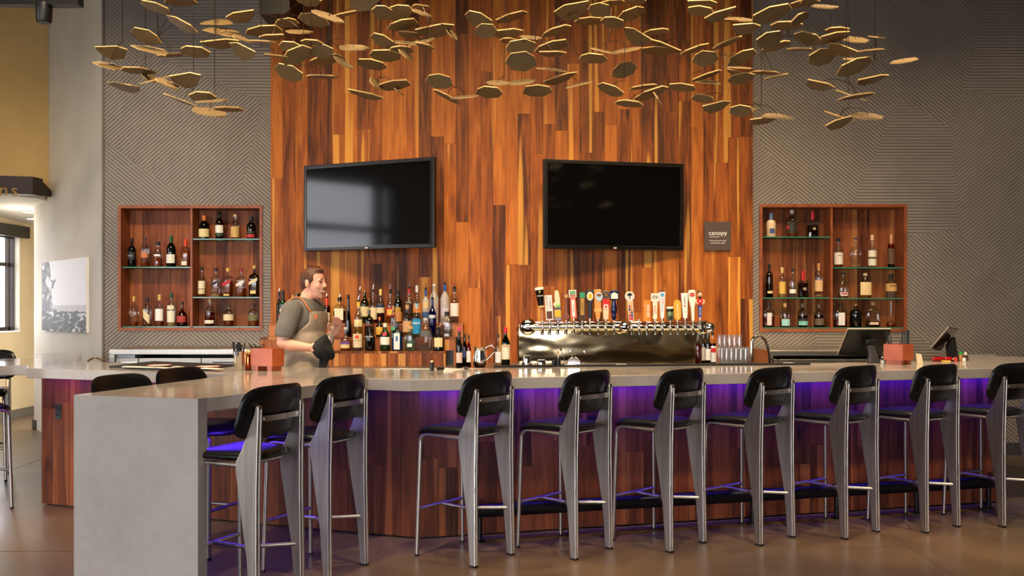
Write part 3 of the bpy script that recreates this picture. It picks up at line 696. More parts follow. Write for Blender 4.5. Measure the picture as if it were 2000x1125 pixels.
L2 = """330 150 568 165 105 d|445 80 690 180 25 t|600 130 815 85 22 d|232 240 440 255 25 t|730 10 960 20 150 d|305 0 520 20 80 d|908 100 1060 95 95 d|1000 105 1235 95 115 d|1225 65 1335 40 25 d
1230 100 1362 103 18 t|1030 230 1260 160 75 d|895 290 1090 360 100 d|1110 270 1275 270 50 d|1255 270 1553 215 105 d|1490 255 1563 265 22 t|1178 350 1395 295 35 t|1080 325 1250 340 15 t
1040 400 1225 385 65 d|882 425 1132 440 90 d|1130 425 1210 430 15 t|1280 355 1357 355 25 d|790 480 1030 530 80 d|180 355 360 380 90 d|205 480 440 390 115 d|420 400 600 400 105 d|430 490 680 440 70 d
640 372 887 370 38 t|630 480 740 498 25 t|145 530 365 600 125 d|392 598 632 598 25 d|340 330 530 345 55 d|65 438 225 430 15 d|945 695 1203 640 70 d|895 640 980 660 25 t|728 715 1003 775 55 d
1075 695 1125 715 15 d|1325 640 1535 635 115 d|1385 705 1590 805 40 d|1515 768 1740 745 15 t|1715 710 1930 735 90 d"""
L3 = """108 125 335 200 120 d|182 240 365 250 115 d|355 170 603 95 60 d|325 275 568 255 85 d|540 285 715 298 20 t|415 320 480 310 30 d|430 375 665 365 130 d|428 500 675 470 155 d|655 410 922 325 85 d
690 420 905 420 45 d|712 275 942 210 60 d|810 120 1080 60 140 d|965 175 1195 155 60 d|1070 90 1250 70 110 d|1170 170 1360 185 85 d|1170 30 1360 10 45 d|1300 155 1525 70 95 d|1365 5 1520 5 50 d
1348 235 1550 345 110 d|1505 262 1715 235 45 d|1560 315 1790 410 40 d|1487 390 1760 400 62 d|1790 425 2010 350 50 d|1095 375 1320 425 12 t|1275 410 1490 370 18 t|1002 445 1227 470 75 d|1257 570 1458 530 120 d
1145 660 1348 740 75 d|1400 690 1610 665 28 d|1422 780 1698 690 75 d|1285 795 1502 825 50 d|1590 765 1652 782 12 t|1703 670 1922 695 60 d|565 700 798 720 90 d|725 660 988 575 65 d|670 530 905 555 12 t
895 685 1105 635 10 t|275 645 460 650 30 t|455 655 662 625 38 t"""
L4 = """0 40 240 40 90 d|10 75 215 95 75 d|138 160 378 85 90 d|265 155 430 160 14 d|325 145 520 158 25 t|515 150 830 65 130 d|355 230 575 220 95 d|790 40 1040 15 60 d|890 15 1040 5 40 d|970 45 1200 58 25 t
820 165 957 130 85 d|660 195 900 205 70 d|547 340 765 280 130 d|580 400 823 330 70 d|835 275 1060 330 85 d|995 330 1280 265 85 d|1080 240 1280 240 55 d|1210 305 1428 312 42 t|957 465 1180 420 135 d
1100 350 1325 430 70 d|795 380 1000 388 18 d|1325 405 1555 385 18 d|1430 305 1550 275 8 t|1180 555 1453 490 130 d|1320 650 1572 600 70 d|1585 495 1812 455 15 t|1208 458 1450 465 10 t|930 645 1150 695 65 d
1180 705 1440 800 18 t|1200 770 1468 735 40 d|1088 870 1310 945 18 t|1080 1000 1305 930 90 d|1290 905 1545 915 55 t|200 385 447 285 55 d|50 450 252 470 120 d|325 485 550 420 110 d|298 520 515 532 10 t
340 560 430 575 22 d|322 625 530 600 85 d|505 560 727 575 25 d|600 620 780 580 18 d|45 630 280 550 45 d|45 628 260 645 28 t|45 750 215 790 60 d|122 860 345 810 85 d|340 860 520 870 90 d|335 885 555 845 35 t
485 955 715 930 60 d|580 900 828 915 38 t"""
WIRES = [(239,84),(284,138),(309,71),(378,176),(421,68),(419,196),(510,90),(549,38),(593,92),(607,132),(644,78),(744,152),(758,92),(791,70),(838,45),(712,20),(890,172),(990,38),(985,152),(1046,80),(1089,142),(1020,118),(1110,30),
         (1190,82),(1220,158),(1253,185),(1255,52),(1314,76),(1364,140),(1412,186),(1408,108),(1487,206),(1486,96),(1540,72),(1623,54),(1653,162),(1657,212),(1709,118),(1400,28),(1580,12)]
leaves = []
for x0_, blk in ((160, L1), (500, L2), (880, L3), (1340, L4)):
    for row in blk.replace('\n', '|').split('|'):
        a = row.split(); v = list(map(float, a[:5])); leaves.append((x0_+v[0]/4, v[1]/4, x0_+v[2]/4, v[3]/4, v[4]/4, a[5]))
m = noisy('leaf_board', (112, 90, 56), (120, 98, 62), 8, .5); M_LEAF = m
M_LEAFEDGE_LIT = mat('leaf_edge_lit', (206, 168, 104), .5)  # paler than the faces: light catching the edges is put into the colour
M_WIRE = mat('mobile_wire', (60, 50, 42), .4, .6)
rl = random.Random(5)
SHAPES = [[(-.5,-.26),(-.44,.02),(-.16,.34),(.24,.27),(.5,-.14),(.2,-.30)],
          [(-.5,.02),(-.3,.28),(.14,.36),(.47,.14),(.5,-.16),(.14,-.34),(-.34,-.26)],
          [(-.5,-.06),(-.22,.28),(.2,.34),(.5,.2),(.42,-.20),(.02,-.36),(-.36,-.3)],
          [(-.5,.16),(-.1,.34),(.34,.22),(.5,-.08),(.3,-.34),(-.18,-.34),(-.42,-.14)]]
groups = {i: [] for i in range(len(WIRES))}
for lf in leaves:
    cx, cy = (lf[0]+lf[2])/2, (lf[1]+lf[3])/2
    i = min(range(len(WIRES)), key=lambda k: abs(WIRES[k][0]-cx)+abs(WIRES[k][1]-cy)*.9+(25 if WIRES[k][1] > cy+14 else 0))
    groups[i].append(lf)
NUM = ['no','one','two','three','four','five','six','seven','eight','nine','ten','eleven']
ZONES = ((330, 'near the white wall'), (500, 'over the niche by the white wall'), (600, 'at the loudspeaker corner'), (720, 'just past the loudspeaker'), (860, 'above the television showing windows'),
         (1000, 'between the two televisions'), (1130, 'at the dark television\'s inner edge'), (1240, 'above the dark television'), (1345, 'at the dark television\'s outer edge'), (1440, 'above the canopy plaque'), (1500, 'at the grey end of the timber'), (1600, 'over the niche by the pay terminals'), (9999, 'before the grey ribbed wall'))
PLACE = lambda x, y: ('hung low ' if y > 125 else ('hung high ' if y < 60 else 'midway up '))+next(t for l, t in ZONES if x < l)
for i, (hx, hy) in enumerate(WIRES):
    g = groups[i]
    if not g: continue
    Yd = 6.0+rl.uniform(-.45, .75)
    hub = Q(hx, hy, Yd)
    wd = 'plates' if len(g) > 1 else 'plate'
    o = thing('hanging_mobile', f'mobile of {NUM[len(g)]} tan leaf {wd} {PLACE(hx, hy)}', 'mobile', hub, group='leaf mobiles under the ceiling', world=True)
    MB().tube([hub, (hub.x, hub.y, CEILZ-.001)], .0022, 6).obj('hanging_wire', M_WIRE, o)
    MB().lathe([(.03,-.006),(.03,0)], 10, (hub.x, hub.y, CEILZ-.0005)).obj('ceiling_cup', M_WIRE, o)
    for lf in g:
        y_ = Yd+rl.uniform(-.28, .28)
        p, q = Q(lf[0], lf[1], y_), Q(lf[2], lf[3], y_)
        c = (p+q)/2; u = q-p; full = u.length
        size = max(full, .15)                                   # plates turned end-on are nearly as long as the rest
        yaw = math.acos(min(1, full/size)); 
        un_ = u.normalized(); un3 = (un_*math.cos(yaw)+Vector((0, math.sin(yaw), 0)))
        perp = Vector((-un_.z, 0, un_.x))
        if perp.z < 0: perp = -perp
        br = lf[4]*y_/F; s_ = min(.985, max(.04, br/(size*.70)))
        el = math.atan2(c.z-HC, y_)                             # looking up: plates tilt less than they seem
        a_ = math.asin(s_)+(el if lf[5] == 't' else -el)
        vv = Vector((0, math.cos(a_), 0))+perp*(-math.sin(a_) if lf[5] == 'd' else math.sin(a_))
        vv = (vv-un3*vv.dot(un3)).normalized(); nn = un3.cross(vv).normalized()
        if nn.z < 0: nn = -nn
        shp = rl.choice(SHAPES); mir = rl.choice((-1, 1))
        pts = [c+un3*(x*mir*size)+vv*(z*size*1.0) for x, z in shp]
        if mir < 0: pts = pts[::-1]
        th = .0085
        mb = MB(); n = len(pts)
        mb.prism([p_-nn*th/2 for p_ in pts], nn*th)
        lo = mb.obj('leaf_plate', M_LEAF, o, at=c)
        lo.data.materials.append(M_LEAFEDGE_LIT)
        for k, pg in enumerate(lo.data.polygons): pg.material_index = 0 if k < 2 else 1
        # bent wire arm from the hub to an eye above the plate
        e = c+nn*.02; mid = (hub+e)/2+Vector((0,0,.03+.06*(hub-e).length))
        path = [hub*(1-t_)**2+mid*2*t_*(1-t_)+e*t_*t_ for t_ in [k/7 for k in range(8)]]+[c]
        MB().tube(path, .0019, 5).obj('wire_arm', M_WIRE, o)
# ================================================================ BOTTLES
PROF = {   # (radius, height) as shares of half width and height
 'std':   [(.92,0),(1,.02),(1,.56),(.94,.62),(.7,.69),(.40,.75),(.34,.8),(.33,1)],
 'tall':  [(.92,0),(1,.015),(1,.6),(.95,.66),(.66,.74),(.36,.80),(.30,.84),(.29,1)],
 'wine':  [(.95,0),(1,.015),(1,.58),(.93,.64),(.6,.72),(.38,.77),(.33,.82),(.33,1)],
 'squat': [(.9,0),(1,.03),(1,.56),(.96,.64),(.75,.71),(.40,.76),(.30,.79),(.29,1)],
 'round': [(.7,0),(.86,.04),(1,.26),(1,.42),(.88,.54),(.6,.63),(.34,.69),(.27,.75),(.26,1)],
 'decant':[(.66,0),(.72,.03),(.86,.3),(1,.46),(.94,.56),(.6,.66),(.3,.73),(.22,.79),(.22,1)],
 'flare': [(.96,0),(1,.02),(.86,.3),(.76,.5),(.68,.62),(.6,.68),(.36,.74),(.33,.8),(.33,1)],
 'cone':  [(.92,0),(1,.02),(.96,.2),(.85,.36),(.62,.52),(.45,.66),(.38,.8),(.36,1)],
 'ball':  [(.7,0),(.95,.05),(1,.12),(.8,.2),(.3,.26),(.2,.33),(.17,.6),(.17,1)],
 'box':   [(.96,0),(1,.015),(1,.62),(.96,.66),(.7,.70),(.34,.74),(.28,.78),(.28,1)],
 'cognac':[(.85,0),(1,.06),(1,.34),(.9,.46),(.55,.58),(.3,.66),(.26,.75),(.26,1)],
}
G = dict(clear=('clear_glass', (246, 248, 246)), green=('green_glass', (40, 110, 44)), olive=('olive_glass', (120, 128, 40)), smoke=('smoke_glass', (150, 148, 136)),
         blue=('blue_glass', (130, 190, 222)), cobalt=('cobalt_glass', (40, 44, 170)), amber=('amber_glass', (190, 120, 50)), brown=('brown_glass', (96, 54, 26)), red=('red_glass', (150, 40, 24)), aqua=('aqua_glass', (214, 236, 226)))
LIQ = dict(amber=(196, 106, 30), whisky=(178, 84, 22), pale=(226, 190, 120), red=(120, 22, 16), dark=(58, 22, 14), gold=(214, 168, 60), clear=(226, 230, 226), lime=(196, 196, 70), blue=(70, 150, 190))
def gmat(k):
    if k == 'black': return mat('black_glass', (12, 11, 11), .08)
    if k == 'dkgreen': return mat('dark_green_glass', (22, 44, 20), .08)
    if k == 'frost': return glass('frost_glass', (232, 226, 220), .10, .3, .45)
    if k == 'cream': return mat('cream_ceramic', (222, 196, 156), .3)
    return glass(G[k][0], G[k][1], .11)
def lmat(k): return glass('liquid_'+k, LIQ[k], .04, .05, .35 if k != 'clear' else .05)
def pmat(rgb, r=.6): return mat('paint_%d_%d_%d' % tuple(rgb), rgb, r)
def interp(prof, z):
    for (r0, z0), (r1, z1) in zip(prof, prof[1:]):
        if z0 <= z <= z1: return r0+(r1-r0)*((z-z0)/(z1-z0) if z1 > z0 else 0)
    return prof[-1][0]
NB = 0
def bottle(px0, px1, pyt, pyb, Y, zb, label, style='std', g='clear', liq=None, fill=.5, lab=None, cap=((20,18,18), .12), pour=0, sq=0, txt=None, group=None, lab2=None, cat='bottle', kind='liquor_bottle', capr=1.25, dep=1.0):
    """lab: (z0, z1, rgb, half-angle share)   cap: (rgb, share of height)   pour: pourer height in pixels"""
    cx = ((px0+px1)/2-1000)*Y/F; hw = (px1-px0)/2*Y/F; H = (pyb-pyt)*Y/F
    o = thing(kind, label, cat, (cx, Y, zb), group=group)
    prof = [(r*hw, z*H) for r, z in PROF[style]]
    n = 16; p = 6.0 if sq else 2.0; sq_ = (p, dep)
    def lathe(pr, caps=True): return MB().lathe(pr, n, (0,0,0), 1, dep, p, caps)
    ch = cap[1]*H if cap else 0
    pr = [(r, z) for r, z in prof if z < H-ch-1e-6]+[(interp(prof, H-ch), H-ch)]
    # body; square bottles get round necks by tapering the exponent
    def body(pr):
        mb = MB(); vs = []
        for r, z in pr:
            q = p if (sq and r > hw*.62) else 2.0
            for k in range(n):
                a = 2*PI*(k+.5)/n; ca, sa = math.cos(a), math.sin(a); f = 1 if q == 2.0 else (abs(ca)**q+abs(sa)**q)**(-1/q)
                d = dep if r > hw*.55 else 1.0
                vs.append((r*f*ca, r*f*sa*d, z))
        m_ = len(pr)
        return mb.add(vs, [(i*n+k, i*n+(k+1) % n, (i+1)*n+(k+1) % n, (i+1)*n+k) for i in range(m_-1) for k in range(n)]+[tuple(range(n))[::-1], tuple((m_-1)*n+k for k in range(n))])
    gl = body(pr).obj('glass_body', gmat(g), o, 40)
    if liq:
        zf = fill*H; lp = [(max(.002, r*.90), z+.004) for r, z in prof if z < zf-.004]+[(interp(prof, zf)*.90, zf)]
        body(lp).obj('liquor', lmat(liq), gl, 40)
    def patch(z0, z1, rgb, ha, nm='paper_label', off=.0012, slant=0):
        mb = MB(); m_ = 8; vs = []
        nr_ = 1 if sq else 5
        for z in [(z0+(z1-z0)*j/nr_)*H for j in range(nr_+1)]:
            for k in range(m_+1):
                t_ = -1+2*k/m_; a = -PI/2+t_*ha*PI/2; zz = z+slant*t_*H
                r = interp(prof, min(H, max(0, zz)))
                ca, sa = math.cos(a), math.sin(a); f = (abs(ca)**p+abs(sa)**p)**(-1/p) if sq else 1
                if sq: vs.append((t_*r*ha, -(r*dep+off), zz))
                else: vs.append(((r+off)*ca, (r+off)*sa*dep, zz))
        mb.add(vs, [(j*(m_+1)+k, j*(m_+1)+k+1, (j+1)*(m_+1)+k+1, (j+1)*(m_+1)+k) for j in range(nr_) for k in range(m_)])
        return mb.obj(nm, pmat(rgb), gl)
    if lab: patch(*lab[:4], slant=lab[4] if len(lab) > 4 else 0)
    if lab2: patch(*lab2[:4], off=.002, slant=lab2[4] if len(lab2) > 4 else 0)
    if txt:
        s_, z, size, rgb = txt[:4]; r = interp(prof, z*H)
        text(s_, size*H, (0, -(r*dep+.0032), z*H), pmat(rgb), gl, sx=.8)
    if cap:
        rc = interp(prof, H)*capr
        MB().lathe([(rc*.96, H-ch-.001), (rc, H-ch*.9), (rc, H-.002), (rc*.9, H)], 12).obj('cap', pmat(cap[0], .4), o, 40)
    if pour:
        ph = pour*Y/F; rc = interp(prof, H)*1.1
        k_ = MB().lathe([(rc*.8, H-.006), (rc, H+.002), (rc, H+ph*.25), (rc*.6, H+ph*.34)], 10).obj('pourer_collar', M_BLACK, o, 40)
        MB().tube([(0, 0, H+ph*.3), (.001, 0, H+ph*.6), (ph*.12, 0, H+ph)], [.0045, .004, .003], 8).obj('spout', M_CHROME, k_, 40)
    return o
# ---- niche nearer the white wall
def NB1(x0, x1, yt, yb, col, py, d, **k):
    f = 4.1677; bottle(220+x0/f, 220+x1/f, 390+yt/f, 390+yb/f, WY+.075, ZL[(col, py)]+.0006, d, group='bottles in the niche nearer the white wall', **k)
BK, CK, GD = (18,16,16), (176,128,76), (206,170,96)
NB1(125,188,310,545,0,521, 'black whisky bottle with grey lettering on the left niche shelf', style='std', g='black', lab=(.26,.5,(52,52,54),.7), txt=('ARDBEG',.38,.06,(190,190,186)))
NB1(230,298,300,545,0,521, 'slender clear bottle with copper label on the left niche shelf', style='tall', liq='whisky', fill=.2, lab=(.3,.48,(206,120,70),.6), cap=((70,44,34),.13))
NB1(328,408,340,545,0,521, 'clear flared decanter bottle with amber whisky on the left niche shelf', style='flare', liq='whisky', fill=.34, lab=(.42,.5,(230,226,220),.6), cap=(BK,.14))
NB1(440,513,292,545,0,521, 'green whiskey bottle with white label on the left niche shelf', style='wine', g='green', lab=(.12,.4,(232,226,210),.75), cap=((20,80,30),.2))
NB1(558,630,320,545,0,521, 'amber bottle with red cap beside the niche divider', style='std', liq='amber', fill=.62, lab=(.06,.2,(232,220,196),.6), cap=((206,60,24),.26), sq=1)
NB1(128,218,790,1033,0,639, 'empty faceted decanter with gold stopper on the niche floor', style='decant', liq='whisky', fill=.16, cap=((190,160,70),.16))
NB1(248,318,800,1033,0,639, 'clear bottle with slanted cream label and black cap on the niche floor', style='tall', liq='whisky', fill=.08, lab=(.2,.5,(226,206,160),.5,-.12), cap=(BK,.16))
NB1(348,415,775,1033,0,639, 'clear bottle with plain white label and timber stopper', style='std', liq='whisky', fill=.17, lab=(.17,.54,(236,232,224),.75), cap=(GD,.18))
NB1(445,512,762,1033,0,639, 'clear bottle with two white labels and dark green cap', style='wine', liq='pale', fill=.2, lab=(.12,.46,(228,222,196),.7), lab2=(.5,.62,(222,214,180),.6), cap=((24,70,44),.16))
NB1(525,605,833,1033,0,639, 'round red amber bottle with red label on the niche floor', style='cognac', g='amber', liq='red', fill=.6, lab=(.16,.42,(168,52,44),.7), cap=((50,30,24),.12))
NB1(703,787,120,312,1,466, 'black bottle with cream label and orange cap', style='std', g='black', lab=(.08,.42,(226,206,150),.85), cap=((190,100,34),.22))
NB1(838,903,90,312,1,466, 'dark red bottle with white and green label and tall black cap', style='std', g='red', lab=(.12,.5,(236,230,220),.8), lab2=(.1,.22,(44,70,46),.8), cap=(BK,.2))
NB1(962,1033,112,312,1,466, 'clear bottle with kraft label and cork ball stopper', style='std', liq='amber', fill=.5, lab=(.06,.5,(206,166,100),.85), cap=((216,180,130),.1))
NB1(1090,1165,130,312,1,466, 'black rum bottle with red label beside the niche side', style='std', g='black', lab=(.06,.2,(190,50,50),.7), lab2=(.24,.34,(60,54,44),.6), cap=(BK,.16))
NB1(697,755,547,788,1,580, 'slim whisky bottle with two cream labels', style='std', liq='whisky', fill=.28, lab=(.28,.54,(230,216,186),.75), lab2=(.1,.26,(220,200,150),.7), cap=(BK,.1))
NB1(805,875,552,788,1,580, 'square whisky bottle with slanted black label', style='box', sq=1, liq='pale', fill=.1, lab=(.42,.52,(34,32,32),.9,.07), cap=(BK,.12))
NB1(900,975,552,788,1,580, 'square whisky bottle with slanted red label and gold cap', style='box', sq=1, liq='whisky', fill=.56, lab=(.42,.54,(186,30,36),.9,.07), lab2=(.04,.1,(222,190,110),.6), cap=((226,180,80),.11))
NB1(1010,1080,555,788,1,580, 'square whisky bottle with slanted white label and red cap', style='box', sq=1, liq='whisky', fill=.3, lab=(.42,.52,(228,222,210),.9,.07), cap=((150,30,50),.12))
NB1(1115,1190,530,788,1,580, 'square whisky bottle with slanted cream label and cork top', style='box', sq=1, g='smoke', liq='gold', fill=.4, lab=(.44,.54,(226,206,160),.9,.07), lab2=(.1,.2,(226,196,120),.6), cap=(GD,.1))
NB1(750,833,812,1033,1,639, 'tall necked bottle of dark red bourbon with small white label', style='std', liq='red', fill=.5, lab=(.1,.22,(232,220,196),.7), cap=(CK,.1))
NB1(903,985,855,1033,1,639, 'squat bottle with cream label and amber whiskey', style='squat', liq='whisky', fill=.3, lab=(.26,.54,(222,206,160),.85), cap=((60,44,30),.12))
NB1(1102,1188,848,1033,1,639, 'squat bottle with olive label and dark cork', style='squat', liq='amber', fill=.36, lab=(.24,.52,(106,104,66),.75), cap=((56,40,30),.14))
# ---- niche above the pay terminals
def NB2(x0, x1, yt, yb, col, py, d, **k):
    f = 4.1677; bottle(1470+x0/f, 1470+x1/f, 390+yt/f, 390+yb/f, WY+.075, ZR[(col, py)]+.0006, d, group='bottles in the niche above the pay terminals', **k)
NB2(112,187,100,295,0,462, 'cream coloured bottle with blue cap and blue badge', style='std', g='cream', lab=(.14,.34,(60,74,130),.35), cap=((112,130,176),.3))
NB2(275,365,75,295,0,462, 'clear round shouldered bottle with red band and dark label', style='squat', liq='whisky', fill=.15, lab=(.28,.42,(170,50,54),.95), lab2=(.16,.54,(44,38,26),.5), cap=((200,196,186),.12))
NB2(450,527,82,295,0,462, 'square shouldered bottle numbered 46 with red wax neck, on the upper shelf', style='std', liq='dark', fill=.45, cap=((186,20,36),.34), txt=('46',.3,.16,(226,206,170)), sq=1, capr=1.1)
NB2(107,165,515,790,0,581, 'tall dark bottle with black cap and tiny cream label', style='tall', g='smoke', liq='dark', fill=.4, lab=(.12,.19,(220,200,150),.5), cap=(BK,.17))
NB2(212,268,545,790,0,581, 'clear bottle with gold label and yellow cap', style='wine', liq='pale', fill=.1, lab=(.12,.52,(212,172,76),.85), cap=((210,180,110),.18))
NB2(297,353,553,790,0,581, 'clear ribbed bottle with white label and black cap', style='std', liq='clear', fill=.4, lab=(.14,.28,(226,222,212),.8), cap=(BK,.12))
NB2(372,450,575,790,0,581, 'dark bottle numbered 46 with red wax neck, on the middle shelf', style='std', liq='dark', fill=.54, cap=((186,20,36),.36), txt=('46',.32,.16,(226,206,170)), sq=1, capr=1.1)
NB2(505,570,513,790,0,581, 'tall bottle with kraft label and cork beside the divider', style='tall', liq='pale', fill=.08, lab=(.18,.5,(210,170,116),.9), cap=(CK,.2))
NB2(82,177,838,1033,0,640, 'shouldered clear flask with long white label', style='squat', sq=1, dep=.5, liq='red', fill=.45, lab=(.08,.6,(206,200,196),.4), cap=((40,34,30),.12))
NB2(222,303,838,1033,0,640, 'round bourbon bottle with pale teal shield label', style='squat', liq='amber', fill=.36, lab=(.06,.34,(150,204,200),.6), cap=((196,150,90),.16))
NB2(365,448,840,1033,0,640, 'round dark bourbon bottle with teal and black shield label', style='squat', liq='dark', fill=.5, lab=(.08,.32,(120,180,166),.75), lab2=(.26,.36,(30,34,34),.75), cap=((90,76,66),.16))
NB2(500,580,850,1033,0,640, 'round dark bourbon bottle with olive shield label', style='squat', liq='dark', fill=.55, lab=(.1,.38,(92,80,56),.8), cap=((100,76,56),.14))
NB2(663,733,305,545,1,522, 'clear bottle with cream numbered label and black cap', style='std', liq='whisky', fill=.1, lab=(.1,.5,(228,216,196),.9), cap=(BK,.12), txt=('1843',.4,.07,(120,50,30)))
NB2(788,887,303,545,1,522, 'curvy empty clear decanter bottle with dark stopper', style='decant', liq='pale', fill=.08, cap=((60,34,26),.06))
NB2(940,1005,280,545,1,522, 'tall bottle with long cream label and cork neck', style='std', liq='pale', fill=.1, lab=(.06,.52,(230,218,190),.9), lab2=(.26,.32,(90,74,40),.95), cap=((214,176,130),.16))
NB2(1100,1155,277,545,1,522, 'very slim amber bottle with dark gold label', style='tall', g='amber', liq='dark', fill=.5, lab=(.1,.56,(96,66,40),.9), cap=((206,150,110),.28))
NB2(692,785,585,792,1,582, 'clear shouldered flask with small red and white label', style='round', dep=.6, liq='whisky', fill=.12, lab=(.08,.22,(226,206,196),.5), lab2=(.14,.19,(190,50,50),.4), cap=((40,30,26),.09))
NB2(868,967,590,792,1,582, 'broad bottle with arched cream label and cork', style='squat', dep=.6, liq='amber', fill=.5, lab=(.12,.64,(228,196,140),.7), cap=((206,170,120),.1))
NB2(1082,1170,597,792,1,582, 'squat bottle with kraft label and round black stopper', style='squat', liq='clear', fill=.3, lab=(.28,.6,(206,156,90),.9), cap=(BK,.2), txt=('KNOB',.5,.13,(40,30,24)))
NB2(667,763,840,1037,1,640, 'clear bottle with arched white label and red whiskey', style='squat', sq=1, dep=.6, liq='red', fill=.3, lab=(.08,.6,(216,212,208),.55), cap=(BK,.14))
NB2(793,885,848,1037,1,640, 'black embossed apothecary bottle with cork', style='squat', g='black', cap=((170,110,70),.08), capr=1.1)
NB2(928,1035,833,1037,1,640, 'wide rectangular flask with pale label low down', style='squat', sq=1, dep=.45, liq='dark', fill=.22, lab=(.1,.2,(224,196,166),.65), cap=((150,116,90),.12))
NB2(1088,1163,825,1037,1,640, 'thin necked bottle with a ball shaped base', style='ball', liq='whisky', fill=.14, cap=((200,160,110),.07))

# ================================================================ STEPPED RISER BEHIND THE BAR
BCZ = .95
ris = thing('bottle_riser', 'three step walnut riser holding the liquor bottles', 'shelf', (-1.4, 9.0, BCZ), world=True)
TIERS = [(500, 870, 686, 8.75), (508, 890, 659, 8.92), (525, 904, 631.5, 9.09)]
TZ = []
for i, (a, b_, py, Y) in enumerate(TIERS):
    xa, xb = (a-1000)*Y/F, (b_-1000)*Y/F; zt = HC+(600-py)*Y/F; TZ.append(zt)
    Yb = TIERS[i+1][3] if i < 2 else 9.275
    MB().box(xa, xb, Y+.02, Yb+.019 if i < 2 else Yb, BCZ+.001, zt-.02).obj('step_core', M_BLACK, ris)
    plank_wall(Vector((xa, Y, 0)), Vector((xb, Y, 0)), .115, ris, M_RISER, z0=(BCZ+.001 if i == 0 else TZ[i-1]), z1=zt-.0205, lo=3, hi=4)
    plank_wall(Vector((xb, Y, 0)), Vector((xb, Yb, 0)), .2, ris, M_RISER, z0=BCZ+.001, z1=zt-.0205, lo=3, hi=4, name='end_board')
    plank_wall(Vector((xa, Yb, 0)), Vector((xa, Y, 0)), .2, ris, M_RISER, z0=BCZ+.001, z1=zt-.0205, lo=3, hi=4, name='end_board')
    MB().box(xa-.001, xb+.001, Y-.002, Yb-.003 if i < 2 else Yb, zt-.02, zt).obj('tread', M_RISER, ris)
def RB(row, x0, x1, yt, d, dy=0, **k):
    f = 6.25; Y = (8.835, 9.005, 9.175)[row]+dy; yb = 600+(HC-TZ[row])*F/Y
    bottle(660+x0/f, 660+x1/f, 540+yt/f, yb, Y, TZ[row]+.0006, d+(' on the low step', ' on the middle step', ' on the top step')[row], group='bottles on the stepped riser', **k)
RB(2,-180,-94,262,'small dark bottle with red ribbon neck and cream label', style='std', g='red', lab=(.08,.42,(226,206,190),.8), cap=((206,60,40),.3), pour=9)
RB(2,-55,98,270,'square amaretto bottle with cream label', style='squat', sq=1, dep=.7, liq='dark', fill=.5, lab=(.12,.6,(230,216,180),.7), cap=(BK,.1), pour=9)
RB(2,246,292,190,'slim gold bottle with pourer', style='tall', liq='gold', fill=.5, cap=((60,50,40),.06), pour=12)
RB(2,275,378,165,'yellow green liqueur bottle with cork', style='std', g='olive', liq='lime', fill=.62, lab=(.2,.5,(222,208,160),.85), cap=(CK,.07))
RB(2,385,475,190,'clear bottle of dark red liqueur with cream label', style='std', liq='red', fill=.2, lab=(.12,.5,(232,218,180),.85), cap=None, pour=16)
RB(2,475,568,155,'clear bottle with yellow wax cap and navy label', style='std', liq='dark', fill=.3, lab=(.3,.54,(226,214,180),.8), lab2=(.46,.54,(40,50,90),.85), cap=((226,196,110),.18))
RB(2,593,684,190,'clear bottle with red and yellow slanted label', style='std', liq='amber', fill=.3, lab=(.22,.5,(196,50,40),.8), lab2=(.26,.44,(232,190,70),.5), cap=((36,32,44),.05), pour=16)
RB(2,690,783,168,'green bottle with black cap and orange label', style='wine', g='green', lab=(.05,.34,(206,140,76),.9), lab2=(.34,.48,(196,150,50),.5), cap=(BK,.12))
RB(2,825,915,150,'bottle with black label and red neck', style='std', liq='dark', fill=.5, lab=(.28,.66,(40,26,22),.95), cap=((176,30,34),.14), pour=14, txt=('PUMA',.6,.08,(230,216,190)))
RB(2,918,1012,110,'clear bottle with white cap and orange label', style='std', liq='clear', fill=.4, lab=(.28,.52,(222,140,66),.85), cap=((232,228,220),.17))
RB(2,1030,1115,165,'frosted bottle with blue neck and navy base label', style='tall', g='frost', lab=(.16,.34,(52,86,140),.95), lab2=(.46,.62,(220,196,130),.45), cap=((52,90,160),.2), pour=14)
RB(2,1120,1228,90,'tall frosted bottle with white stopper', style='tall', g='frost', cap=((236,232,226),.06))
RB(2,1250,1360,100,'tall frosted vodka bottle with blue neck', style='tall', g='frost', lab=(.2,.4,(196,190,206),.6), cap=((50,90,170),.17), pour=11)
RB(2,1370,1475,150,'clear bottle with large white label', style='std', liq='clear', fill=.3, lab=(.2,.58,(236,222,214),.9), cap=((70,66,60),.1), pour=13)
RB(1,85,168,222,'tall brown cone shaped bottle with ball top', style='cone', g='brown', liq='dark', fill=.5, cap=((60,30,22),.1), capr=1.3)
RB(1,200,300,310,'clear tequila bottle with yellow neck band', style='std', liq='gold', fill=.3, lab=(.3,.5,(232,216,170),.8), cap=((222,176,70),.16), pour=12)
RB(1,325,437,405,'smoky grey glass flask', style='squat', g='smoke', liq='clear', fill=.3, lab=(.4,.48,(110,56,40),.7), cap=((90,88,76),.14))
RB(1,460,556,495,'round black bottle with gold face disc and orange cap', style='round', g='black', lab=(.12,.5,(222,170,64),.6), cap=((196,96,50),.16))
RB(1,642,712,360,'slim clear bottle with copper neck and green dot', style='tall', liq='clear', fill=.3, lab=(.22,.34,(90,170,140),.5), cap=((200,150,110),.12))
RB(1,790,905,345,'clear bottle with tan label and cork', style='std', liq='amber', fill=.2, lab=(.16,.5,(206,160,112),.8), cap=((206,160,110),.12))
RB(1,908,1016,330,'clear bottle with bright blue label', style='std', liq='clear', fill=.4, lab=(.1,.54,(30,140,196),.9), cap=((150,196,216),.12), pour=9, txt=('Astral',.42,.11,(240,246,250)))
RB(1,1105,1200,275,'cobalt blue bottle with silver lettering', style='wine', g='cobalt', lab=(.5,.58,(200,200,210),.6), cap=None, pour=11)
